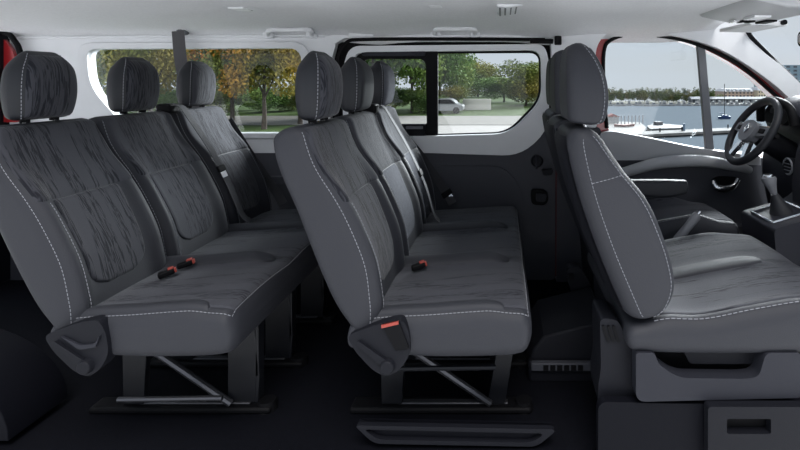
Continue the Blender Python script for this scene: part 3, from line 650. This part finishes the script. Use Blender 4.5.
# ---------------------------------------------------------------- near floor parts
hd_ = thing('heater_duct', (.2, 2.0, 0), 'dark floor heater duct with a row of slots, between the benches', 'duct')
obj('duct_body', MB().prism([(.10,0),(.40,0),(.40,.22),(.16,.16),(.115,.10)], 'y', 1.95, 2.28), PLD, hd_, bevel=.01)
vp = obj('duct_face', MB().prism([(.10,.0),(.40,.0),(.40,.075),(.10,.075)], 'y', 1.93, 1.96), PLD, hd_, bevel=.008)
obj('slot_ledge', MB().box(.11, .37, 1.915, 1.945, .045, .075), DOORP, hd_, bevel=.004)
for k in range(6): obj('air_slot', MB().box(.155+.026*k, .174+.026*k, 1.911, 1.92, .050, .070), BLK, hd_)
fc = thing('seat_foot_cover', (.4, 1.6, 0), 'slanted dark plastic foot cover at the rear of the front passenger bench', 'cover')
D = 1.56
obj('cover_shell', MB().prism(px([(600,318,6),(618,320,6),(632,350,6),(637,395,8),(628,424,14),(606,428,10),(597,395,20),(601,368,6)], D), 'y', D, D+.14), PLD, fc, bevel=.012, seg=3)
for k in range(3): obj('cover_rib', MB().prism(px([(602+5*k,326,1),(605+5*k,326,1),(610+5*k,342,1),(607+5*k,342,1)], D-.004), 'y', D-.006, D+.002), BLK, fc)
rb = obj('belt_reel', MB().prism(px([(566,268,6),(580,266,6),(606,312,6),(600,322,5),(586,316,6),(570,290,6)], 2.3), 'y', 2.30, 2.36), PLD, bevel=.008, base=P(586, 320, 2.3)); tag(rb, 'dark slanted belt reel housing behind the front bench, above the heater duct', 'belt reel')
obj('reel_bolt', cyl(P(571,276,2.30), (0,-1,0), .014, .012, 12), BLK, rb)
# sills
struct('trim_7', MB().box(-3.1, .32, 1.50, 1.56, -.25, -.02), PLK, bevel=.01, label='dark body sill')
st = thing('step_plate', (-.15, 1.6, 0), 'dark recessed entry step with a raised rim on the near floor edge', 'step')
D = 1.60
ro = px([(357,419,5),(557,423,8),(536,440,8),(376,437,8)], D); ri = px([(366,423,5),(545,427,8),(531,436,7),(380,433,7)], D)
obj('step_rim', MB().prism(ro, 'y', D-.03, D+.0, [ri]), PLD, st, bevel=.008)  # raised rim in plain dark plastic around the darker tread
obj('step_tread', MB().prism(ro, 'y', D-.012, D+.004), PLK, st, bevel=.003)
D = 1.47
rk = thing('sill_cover', (.8, D, 0), 'dark sill cover with a rectangular pocket under the front passenger bench', 'sill cover')
obj('sill_panel', MB().prism(px([(598,402,10),(706,404,3),(840,404,0),(840,470,0),(598,470,0)], D+.04), 'y', D+.04, D+.07), PLK, rk, bevel=.006)
obj('raised_panel', MB().prism(px([(708,407,4),(840,407,0),(840,470,0),(708,470,0)], D), 'y', D, D+.03, [px([(727,419,2),(771,419,2),(771,434,2),(727,434,2)], D)]), PLD, rk, bevel=.004)
obj('pocket_floor', MB().prism(px([(722,414,2),(776,414,2),(776,439,2),(722,439,2)], D+.03), 'y', D+.031, D+.036), BLK, rk)
# near wheel arch lower left
wa = []
for i in range(21):
    a = PI*i/20; wa.append((-1.95+.42*math.cos(a), .02+.27*math.sin(a)))
struct('trim_8', MB().prism(wa, 'y', 1.58, 1.80), PLK, bevel=.03, seg=4, label='dark wheel arch cover')
# ================================================================ OUTSIDE
GRASS = mat('mown_grass', (.035,.06,.014), .95, spec=.1, noise=.35, nscale=3)
PAVE = mat('pale_gravel_path', (.17,.165,.155), .95, spec=.1, noise=.1, nscale=4)
TRUNK = mat('tree_bark', (.07,.055,.045), .95, noise=.3, nscale=10)
def leafmat(name, c1, c2, c3, s=.45):
    m = bpy.data.materials.new(name); m.use_nodes = True; nt = m.node_tree; N = nt.nodes; L = nt.links
    b = N['Principled BSDF']; b.inputs['Roughness'].default_value = .8; b.inputs['Specular IOR Level'].default_value = .15
    tc = N.new('ShaderNodeTexCoord'); t = N.new('ShaderNodeTexNoise'); t.inputs['Scale'].default_value = s; t.inputs['Detail'].default_value = 5
    oi = N.new('ShaderNodeObjectInfo'); ad = N.new('ShaderNodeVectorMath'); ad.operation = 'ADD'
    sc_ = N.new('ShaderNodeMath'); sc_.operation = 'MULTIPLY'; sc_.inputs[1].default_value = 50; L.new(oi.outputs['Random'], sc_.inputs[0])
    L.new(tc.outputs['Object'], ad.inputs[0]); L.new(sc_.outputs[0], ad.inputs[1]); L.new(ad.outputs[0], t.inputs['Vector'])
    r = N.new('ShaderNodeValToRGB'); e = r.color_ramp.elements; e[0].position = .36; e[0].color = (*c1, 1); e[1].position = .66; e[1].color = (*c3, 1)
    k = e.new(.5); k.color = (*c2, 1); L.new(t.outputs['Fac'], r.inputs[0]); L.new(r.outputs[0], b.inputs['Base Color'])
    return m
LG = leafmat('green_leaves', (.04,.085,.02), (.10,.18,.04), (.18,.24,.065))
LA = leafmat('autumn_leaves', (.10,.12,.03), (.30,.23,.045), (.44,.20,.035), .6)
LO = leafmat('olive_leaves', (.065,.10,.03), (.16,.19,.045), (.27,.22,.055), .5)
LF = leafmat('far_shore_leaves', (.035,.06,.018), (.075,.10,.028), (.14,.12,.04), .3)
def crown_mesh(name, m, n=2600, leaf=.16, rx=1, rz=1, seed=0):
    rnd = random.Random(seed); mb = MB()
    blobs = [(rnd.uniform(-.6,.6)*rx, rnd.uniform(-.6,.6)*rx, rnd.uniform(-.6,.65)*rz, rnd.uniform(.32,.55)) for _ in range(14)]+[(0,0,0,.6)]
    for _ in range(n):
        bx, by, bz, br = rnd.choice(blobs)
        while 1:
            d = Vector((rnd.uniform(-1,1), rnd.uniform(-1,1), rnd.uniform(-1,1)))
            if .1 < d.length < 1: break
        d = d.normalized()*(rnd.random()**.35)*br
        c = Vector((bx+d.x*rx, by+d.y*rx, bz+d.z*rz)); a = Vector((rnd.gauss(0,1), rnd.gauss(0,1), rnd.gauss(0,1))).normalized()
        b = a.cross(Vector((rnd.gauss(0,1), rnd.gauss(0,1), rnd.gauss(0,1)))).normalized(); s = leaf*rnd.uniform(.6,1.3)
        k = len(mb.v); mb.v += [tuple(c-a*s), tuple(c-b*s*.6), tuple(c+a*s), tuple(c+b*s*.6)]; mb.f.append((k,k+1,k+2,k+3))
    me = bpy.data.meshes.new(name); me.from_pydata(mb.v, [], mb.f); me.materials.append(m); return me
def trunk_mesh():
    mb = MB(); mb.tube([(0,0,0),(.03,0,.6),(-.02,.02,1.4),(.05,0,2.4),(.0,0,3.4)], [.17,.12,.10,.08,.03], 9)
    for a, h in ((0,1.2),(2,1.5),(4,1.35),(5.2,1.8)):
        mb.tube([(0,0,h),(math.cos(a)*.4,math.sin(a)*.4,h+.5),(math.cos(a)*.9,math.sin(a)*.9,h+1.3)], [.06,.045,.015], 6)
    me = bpy.data.meshes.new('trunk'); me.from_pydata(mb.v, [], mb.f); me.materials.append(TRUNK); return me
TM = trunk_mesh()
CM = {('g',i): crown_mesh('crown', LG, 9000, .042, seed=i) for i in range(2)}
CM.update({('a',i): crown_mesh('crown', LA, 9000, .042, seed=10+i) for i in range(2)})
CM.update({('o',i): crown_mesh('crown', LO, 9000, .042, seed=20+i) for i in range(2)})
CM.update({('f',i): crown_mesh('crown', LF, 900, .11, seed=30+i) for i in range(2)})
GZ = -.60
def tree(x, d, kind, r, h, th, label, group=None, z=GZ, cat='tree', name=None, rz=None):
    """x: lateral metres; crown radius r, crown half height h, trunk clear height th"""
    t = thing(name or {'g':'green_tree','a':'autumn_tree','o':'olive_tree','f':'shore_tree'}[kind], (x, d, z), label, cat, group)
    if th > 0:
        tr = bpy.data.objects.new('trunk', TM); COL.objects.link(tr); tr.parent = t; tr.scale = (.6,.6,(th+h)/3.4)
    c = bpy.data.objects.new('crown', CM[(kind, random.randint(0, 1))]); COL.objects.link(c); c.parent = t
    c.location = (0,0,th+h*.85); c.scale = (r, r, h); c.rotation_euler = (0,0,random.uniform(0,6) if rz is None else rz)
    return t
def tx_(pxx, d): return (pxx-CX)*d/F
# terrain
gnd = MB().prism([(-70,3.3),(1.55,3.3),(1.55,12.5),(6.4,46),(6.4,75),(-70,75)], 'z', GZ-.5, GZ)
struct('ground', gnd, GRASS, smooth=False)
near = MB().prism([(-40,-30),(40,-30),(40,3.3),(30,12.5),(1.55,12.5),(1.55,3.3),(-40,3.3)], 'z', GZ-.5, GZ)
struct('bounce_ground', near, mat('white_bounce_surface', (.76,.755,.75), .9, noise=.08, nscale=2), smooth=False)  # unseen ground made near-white to bounce light up to the ceiling
struct('path', MB().box(-26, 2.3, 19.6, 24.5, GZ, GZ+.02), PAVE)
struct('road', MB().box(-5.0, 1.75, 15.2, 19.3, GZ, GZ+.025), mat('pale_parking_surface', (.22,.21,.20), .9, noise=.06, nscale=2))  # pale grey road surface with slight noise
# trees through the rear side window
for pp, d, k, r, h, th, lab in (
    (66,20,'o',2.6,2.6,1.1,'olive green tree seen at the left end of the rear side window'),
    (118,26,'g',2.6,2.8,1.0,'dark green tree behind the middle rear headrest'),
    (150,19,'o',1.6,1.9,1.3,'yellowish tree seen between the two rear headrests'),
    (183,24,'a',1.9,1.9,2.3,'orange tree top seen beside the hanging belt'),
    (220,28,'g',2.6,2.9,1.0,'green tree behind the slender trunk in the rear side window'),
    (232,18.5,'o',1.15,1.7,1.45,'slender tree with pale green crown in the middle of the rear side window'),
    (264,18,'a',1.5,1.8,1.30,'tree with orange and yellow crown right of centre in the rear side window'),
    (300,20,'a',1.8,1.9,1.5,'orange autumn tree at the right end of the rear side window'),
    (330,27,'g',2.6,2.8,.8,'green tree hidden partly by the middle bench headrest'),
    # through the sliding door window
    (372,25,'g',2.4,3.0,.9,'bushy green tree behind the sliding pane, leftmost in that window'),
    (412,27,'g',2.4,2.8,1.1,'green tree behind the sliding window frame bar'),
    (440,29,'g',2.3,2.6,1.0,'tall green tree right of the black window bar'),
    (458,33,'g',1.4,1.5,.7,'smaller green tree whose crown falls away to the open sky'),
    (504,40,'g',2.2,1.0,.2,'low olive tree behind the white wall'),
    (526,34,'o',2.2,1.45,.3,'rounded olive tree at the right end of the sliding door window'),
    (556,40,'g',2.3,1.6,.4,'green tree half hidden by the door pillar')):
    tree(tx_(pp, d), d, k, r, h, th, lab)
# hedge row and backdrop wood
for i in range(16):
    pp = 60+i*26; d = 27+2*(i % 2)
    if pp > 300 and pp < 345: continue
    t = tree(tx_(pp, d), d, 'g' if i % 3 else 'o', 1.25, .75, 0, 'low clipped green shrub in the hedge row beyond the path', 'hedge shrubs beyond the path', cat='shrub', name='hedge_shrub')
for i in range(10):
    d = 52+6*(i % 2); pp = 30+i*56
    big = pp < 430
    t = tree(tx_(pp, d), d, 'g' if i % 2 else 'o', 4.2 if big else 2.6, 4.2 if big else 1.9, 1.2 if big else .3, 'green tree in the wood closing the view behind the park', 'background wood trees', name='wood_tree')
# white wall and low building by the road
bw = obj('garden_wall', MB().box(tx_(463,30), tx_(491,30), 29.8, 30.2, GZ, GZ+.62), mat('white_render', (.5,.49,.47), .9), base=(tx_(477,30), 30, GZ)); tag(bw, 'white low wall standing between the green trees beyond the road', 'wall')
pcn = thing('parked_car', (tx_(447,27), 27, GZ), 'pale car parked at the left of the white wall', 'car')
cxp = tx_(447, 27)
obj('car_body', MB().prism(rpoly([(cxp-.9,GZ+.15,.1),(cxp-.9,GZ+.45,.1),(cxp-.6,GZ+.5,.1),(cxp-.4,GZ+.78,.15),(cxp+.3,GZ+.78,.2),(cxp+.6,GZ+.48,.1),(cxp+.9,GZ+.42,.1),(cxp+.9,GZ+.15,.1)]), 'y', 26.3, 27.7), mat('silver_paint', (.2,.21,.23), .35, coat=.5), pcn, bevel=.06)
obj('car_window', MB().prism(rpoly([(cxp-.52,GZ+.52,.05),(cxp-.36,GZ+.73,.1),(cxp+.27,GZ+.73,.1),(cxp+.5,GZ+.52,.05)]), 'y', 26.28, 26.3), BLK, pcn)
for s in (-.55, .55): obj('car_wheel', MB().tube([(cxp+s, 26.26, GZ+.17), (cxp+s, 26.45, GZ+.17)], .17, 18), BLK, pcn)
# harbour
WZ = EYE-11.1
def watermat():
    m = bpy.data.materials.new('harbour_water'); m.use_nodes = True; nt = m.node_tree; N = nt.nodes; L = nt.links
    b = N['Principled BSDF']; b.inputs['Base Color'].default_value = (.105,.125,.145,1); b.inputs['Roughness'].default_value = .6; b.inputs['Specular IOR Level'].default_value = 0
    tc = N.new('ShaderNodeTexCoord'); t = N.new('ShaderNodeTexNoise'); t.inputs['Scale'].default_value = .6; t.inputs['Detail'].default_value = 4
    L.new(tc.outputs['Object'], t.inputs['Vector']); bp = N.new('ShaderNodeBump'); bp.inputs['Strength'].default_value = .5; bp.inputs['Distance'].default_value = .15
    L.new(t.outputs['Fac'], bp.inputs['Height']); L.new(bp.outputs['Normal'], b.inputs['Normal']); return m
wt = struct('water', MB().box(-60, 330, 12.6, 246, WZ-.5, WZ), watermat(), smooth=False)
struct('far_shore', MB().box(0, 330, 226, 250, WZ-.4, WZ+.8), mat('far_shore_ground', (.20,.20,.17), .95))
rs = random.Random(5)
for i in range(30):
    d = 240+rs.uniform(-4,4); pp = 588+i*4.7
    if pp > 712: d = 246
    if pp > 712 and i % 2: continue
    r = rs.uniform(1.7,2.4)*1.25; h = rs.uniform(2.3,3.1)*(.6 if pp > 712 else 1.0)*1.12
    tree(tx_(pp, d), d, 'f', r, h, .6, 'dark green tree in the belt along the far harbour shore', 'far shore trees', z=WZ+.8)
WHT = mat('boat_white', (.27,.28,.29), .4); WIN = mat('dark_pane', (.03,.035,.045), .2)
# moored boats along the far shore
for i in range(34):
    d = 219+rs.uniform(-3,5); pp = 600+i*6.0+rs.uniform(-1.5,1.5); L = rs.uniform(2.2,3.6); x = tx_(pp, d)
    t = thing('moored_motorboat', (x, d, WZ), 'small white motorboat moored in the row along the far shore', 'boat', 'boats moored along the far shore')
    hl_ = MB().grid([[(x-L/2, d-.5, WZ+.7), (x-L/2, d-.3, WZ), (x-L/2, d+.3, WZ), (x-L/2, d+.5, WZ+.7)], [(x+L*.2, d-.5, WZ+.7), (x+L*.2, d-.3, WZ), (x+L*.2, d+.3, WZ), (x+L*.2, d+.5, WZ+.7)], [(x+L/2, d-.02, WZ+.95), (x+L*.42, d-.01, WZ), (x+L*.42, d+.01, WZ), (x+L/2, d+.02, WZ+.95)]], True, True)
    obj('hull', hl_, WHT, t, smooth=False)
    cb_ = MB().prism([(x-L*.3,WZ+.7),(x-L*.25,WZ+1.5+.4*(i % 3)),(x+L*.02,WZ+1.5+.4*(i % 3)),(x+L*.15,WZ+.7)], 'y', d-.4, d+.4)
    obj('cabin', cb_, WHT if i % 3 else mat('boat_grey', (.25,.27,.3), .5), t, smooth=False)
    obj('cabin_window', MB().box(x-L*.24, x+L*.05, d-.42, d-.4, WZ+.95, WZ+1.3), WIN, t, smooth=False)
# boathouses with pale roofs
for i, (pa, pb) in enumerate(((690,716),(716,738),(738,762),(762,784))):
    d = 232; x0, x1 = tx_(pa, d), tx_(pb, d)
    t = thing('boathouse', ((x0+x1)/2, d, WZ), 'long pale-roofed boathouse on the far quay', 'boathouse', 'boathouses on the far quay')
    obj('boathouse_wall', MB().box(x0+.3, x1-.3, d-1, d+3, WZ+.5, WZ+2.6), mat('boathouse_grey', (.16,.17,.19), .8), t)
    obj('boathouse_roof', MB().prism([(d-1.6,WZ+2.5),(d+1,WZ+3.5),(d+3.6,WZ+2.5)], 'x', x0, x1), mat('pale_roof', (.22,.23,.25), .7), t)
    for k in range(5):
        q = x0+.8+(x1-x0-1.6)*k/5; obj('boathouse_opening', MB().box(q, q+(x1-x0)*.1, d-1.05, d-.98, WZ+.6, WZ+2.2), WHT if k % 2 else WIN, t)
def block(pa, pb, pt, d, col, lab, floors, cols, roofc=None, name='building'):
    x0, x1 = tx_(pa, d), tx_(pb, d); z0 = WZ+.5; z1 = EYE-(pt-CY)*d/F
    t = thing(name, ((x0+x1)/2, d, z0), lab, 'building')
    w = obj('wall', MB().box(x0, x1, d, d+12, z0, z1), col, t, smooth=False)
    if roofc:
        o = (z1-z0)*.30
        mbr = MB().grid([[(x0-.2,d-.2,z1),(x1+.2,d-.2,z1),(x1+.2,d+12.2,z1),(x0-.2,d+12.2,z1)],[(x0+1.5,d+3,z1+o),(x1-1.5,d+3,z1+o),(x1-1.5,d+9,z1+o),(x0+1.5,d+9,z1+o)]], True, True)
        rf = obj('roof', mbr, roofc, t, smooth=False)
        for k in range(6):
            q = x0+2+(x1-x0-4)*k/6; obj('dormer', MB().box(q, q+.7, d-.1, d+3, z1, z1+o*.8), WHT, rf, smooth=False)
    for f in range(floors):
        for c in range(cols):
            a = x0+(x1-x0)*(c+.25)/cols; b = x0+(x1-x0)*(c+.75)/cols; e = z0+(z1-z0)*(f+.3)/floors; g = z0+(z1-z0)*(f+.8)/floors
            obj('window', MB().box(a, b, d-.06, d+.02, e, g), WIN, t, smooth=False)
block(724,757,91.5,262, mat('brown_brick', (.30,.22,.17), .9), 'long brown brick building with grey mansard roof across the harbour', 3, 9, mat('grey_slate', (.25,.26,.29), .7))
block(709,724,93,275, mat('white_facade', (.62,.62,.62), .8), 'low white building left of the sailboat mast across the harbour', 2, 4)
block(758,766,90.5,258, mat('tan_facade', (.45,.37,.26), .8), 'tan gabled end block adjoining the brown brick building', 3, 3, mat('grey_slate', (.25,.26,.29), .7))
block(765,784,92,280, mat('cream_facade', (.50,.47,.43), .8), 'cream apartment block right of the brick building', 4, 5)
block(763,806,65,330, mat('blue_glass_facade', (.10,.16,.20), .3), 'tall blue glass tower seen through the windscreen at the right', 8, 6, name='tower')
block(600,640,92.5,300, mat('pale_far_roof', (.42,.44,.48), .8), 'faint long pale building above the trees on the far shore', 1, 6)
# sailboat
d = 11.1*F/39; x = tx_(724.5, d)
sbt = thing('sailboat', (x, d, WZ), 'blue-hulled sailboat with bare mast alone on the water', 'boat')
NAVY = mat('navy_hull', (.02,.045,.12), .35)
L = 3.6
obj('hull', MB().grid([[(x-L*.5, d-.5, WZ+.75), (x-L*.45, d-.3, WZ-.1), (x-L*.45, d+.3, WZ-.1), (x-L*.5, d+.5, WZ+.75)], [(x, d-.75, WZ+.7), (x, d-.4, WZ-.1), (x, d+.4, WZ-.1), (x, d+.75, WZ+.7)], [(x+L*.55, d-.02, WZ+.85), (x+L*.45, d-.01, WZ-.1), (x+L*.45, d+.01, WZ-.1), (x+L*.55, d+.02, WZ+.85)]], True, True), NAVY, sbt)
obj('cabin', MB().prism([(x-1.0,WZ+.7),(x-.8,WZ+1.15),(x+.7,WZ+1.05),(x+1.0,WZ+.75)], 'y', d-.4, d+.4), NAVY, sbt)
obj('mast', MB().tube([(x, d, WZ+.5), (x, d, WZ+10)], .09, 8), BLK, sbt)
obj('boom', MB().tube([(x, d, WZ+1.7), (x-1.6, d, WZ+1.7)], .1, 8), NAVY, sbt)
# landing stage, pier, barge
JET = mat('weathered_jetty', (.12,.12,.12), .9, noise=.2, nscale=.8)
def slab(name, pts, z0, z1, m, lab, cat, posts=None):
    t = thing(name, (pts[0][0], pts[0][1], WZ), lab, cat)
    obj('deck', MB().prism(pts, 'z', z0, z1), m, t, smooth=False)
    for (a, b) in posts or []:
        obj('pile', MB().tube([(a, b, WZ-.4), (a, b, z1+.8)], .14, 8), BLK, t)
    return t
w_ = lambda pxx, py, z=0: ((pxx-CX)/F*((EYE-WZ-z)*F/(py-CY)), (EYE-WZ-z)*F/(py-CY))
slab('quay', [w_(596,141), w_(642,139), w_(646,131), w_(640,126), w_(596,124)], WZ+.2, WZ+.9, mat('quay_paving', (.17,.165,.16), .9), 'pale stone quay corner reaching into the harbour at the left', 'quay')
slab('jetty', [w_(640,139), w_(735,134), w_(735,131), w_(640,135.5)], WZ+.3, WZ+.8, JET, 'long grey jetty stretching over the water behind the window divider', 'jetty', [w_(660,136), w_(682,134.5), w_(706,133), w_(728,132)])
bx0, bd = w_(664,129)
bo = thing('mooring_barge', (bx0, bd, WZ), 'low grey barge lying behind the jetty', 'boat')
obj('hull', MB().prism(rpoly([w_(647,130)+(.3,), w_(655,126.5)+(.3,), w_(684,129.5)+(.3,), w_(684,132)+(.3,), w_(650,133)+(.3,)]), 'z', WZ, WZ+.9), mat('barge_grey', (.07,.075,.08), .7), bo)
obj('deckhouse', MB().box(w_(656,129)[0], w_(663,129)[0], w_(656,129)[1], w_(656,129)[1]+2, WZ+.9, WZ+1.6), mat('barge_dark', (.1,.1,.11), .7), bo)
rfz = w_(684, 134.5)
pp_ = obj('mooring_post', MB().tube([(rfz[0], rfz[1], WZ), (rfz[0], rfz[1], WZ+2.2)], .25, 10), mat('blue_grey_post', (.12,.17,.24), .6), base=(rfz[0], rfz[1], WZ)); tag(pp_, 'blue-grey mooring post rising from the jetty left of the window divider', 'post')
for i in range(9):
    a, b = w_(614+i*3.6, 128.5-.1*i); rp = obj('fence_post', MB().box(a-.10, a+.10, b-.1, b+.1, WZ+.9, WZ+2.9), mat('fence_grey', (.25,.25,.27), .6), base=(a, b, WZ+.9)); tag(rp, 'upright grey post of the quay fence', 'post', 'posts on the quay')
a, b = w_(613, 127); kk = thing('red_kiosk', (a, b, WZ+.9), 'small red-roofed hut on the quay by the red door frame', 'hut')
obj('hut_wall', MB().box(a-1.4, a+1.4, b, b+2, WZ+.9, WZ+2.4), WHT, kk); obj('hut_roof', MB().prism([(a-1.7,WZ+2.4),(a,WZ+3.1),(a+1.7,WZ+2.4)], 'y', b-.2, b+2.2), mat('hut_red', (.18,.04,.035), .7), kk)
a, b = w_(624, 131); rb_ = obj('dinghy', MB().grid([[(a-2.2,b-.3,WZ+1.5),(a-2.1,b,WZ+.95),(a-2.2,b+.3,WZ+1.5)],[(a,b-.9,WZ+1.35),(a,b,WZ+.9),(a,b+.9,WZ+1.35)],[(a+2.4,b-.1,WZ+1.6),(a+2.2,b,WZ+1.0),(a+2.4,b+.1,WZ+1.6)]], True, True), mat('dinghy_red', (.2,.06,.05), .6), base=(a, b, WZ+.9)); tag(rb_, 'faded red dinghy lying on the quay', 'boat')
# ================================================================ light
wd = bpy.data.worlds.new('sky'); sc.world = wd; wd.use_nodes = True; nt = wd.node_tree; N = nt.nodes; L = nt.links
bg = N['Background']; tc = N.new('ShaderNodeTexCoord'); sp = N.new('ShaderNodeSeparateXYZ'); L.new(tc.outputs['Generated'], sp.inputs[0])
rp = N.new('ShaderNodeValToRGB'); L.new(sp.outputs['Z'], rp.inputs[0])
e = rp.color_ramp.elements; e[0].position = 0; e[0].color = (.64,.69,.76,1); e[1].position = .5; e[1].color = (.42,.53,.68,1)
mp = N.new('ShaderNodeMapping'); mp.inputs['Scale'].default_value = (1.5,1.5,9); L.new(tc.outputs['Generated'], mp.inputs[0])
nz = N.new('ShaderNodeTexNoise'); nz.inputs['Scale'].default_value = 2.2; nz.inputs['Detail'].default_value = 6; L.new(mp.outputs[0], nz.inputs['Vector'])
r2 = N.new('ShaderNodeMapRange'); r2.inputs['From Min'].default_value = .4; r2.inputs['From Max'].default_value = .7; L.new(nz.outputs['Fac'], r2.inputs['Value'])
mx = N.new('ShaderNodeMix'); mx.data_type = 'RGBA'; mx.inputs['B'].default_value = (.62,.66,.71,1)
L.new(r2.outputs[0], mx.inputs['Factor']); L.new(rp.outputs[0], mx.inputs['A']); L.new(mx.outputs['Result'], bg.inputs['Color'])
bg.inputs['Strength'].default_value = 1.05
def sun(name, rot, e, ang, col):
    l = bpy.data.lights.new(name, 'SUN'); l.energy = e; l.angle = math.radians(ang); l.color = col
    o = bpy.data.objects.new(name, l); COL.objects.link(o); o.rotation_euler = rot; return o
# hazy sun high behind the camera, on the open side of the van
v = Vector((-.2, 1, -1.75))
o = sun('hazy_sun', (0,0,0), 3.2, 35, (1,.97,.94)); o.rotation_euler = v.to_track_quat('-Z', 'Y').to_euler()
# second sun, added low ahead-left to brighten the window-side seats
o = sun('window_fill_sun', (0,0,0), 15.0, 28, (.94,.97,1)); o.rotation_euler = Vector((-.7, -1.0, -.50)).to_track_quat('-Z', 'Y').to_euler()
sc.view_settings.view_transform = 'Standard'; sc.view_settings.look = 'None'; sc.view_settings.exposure = 0; sc.view_settings.gamma = 1
sc.view_settings.use_curve_mapping = False
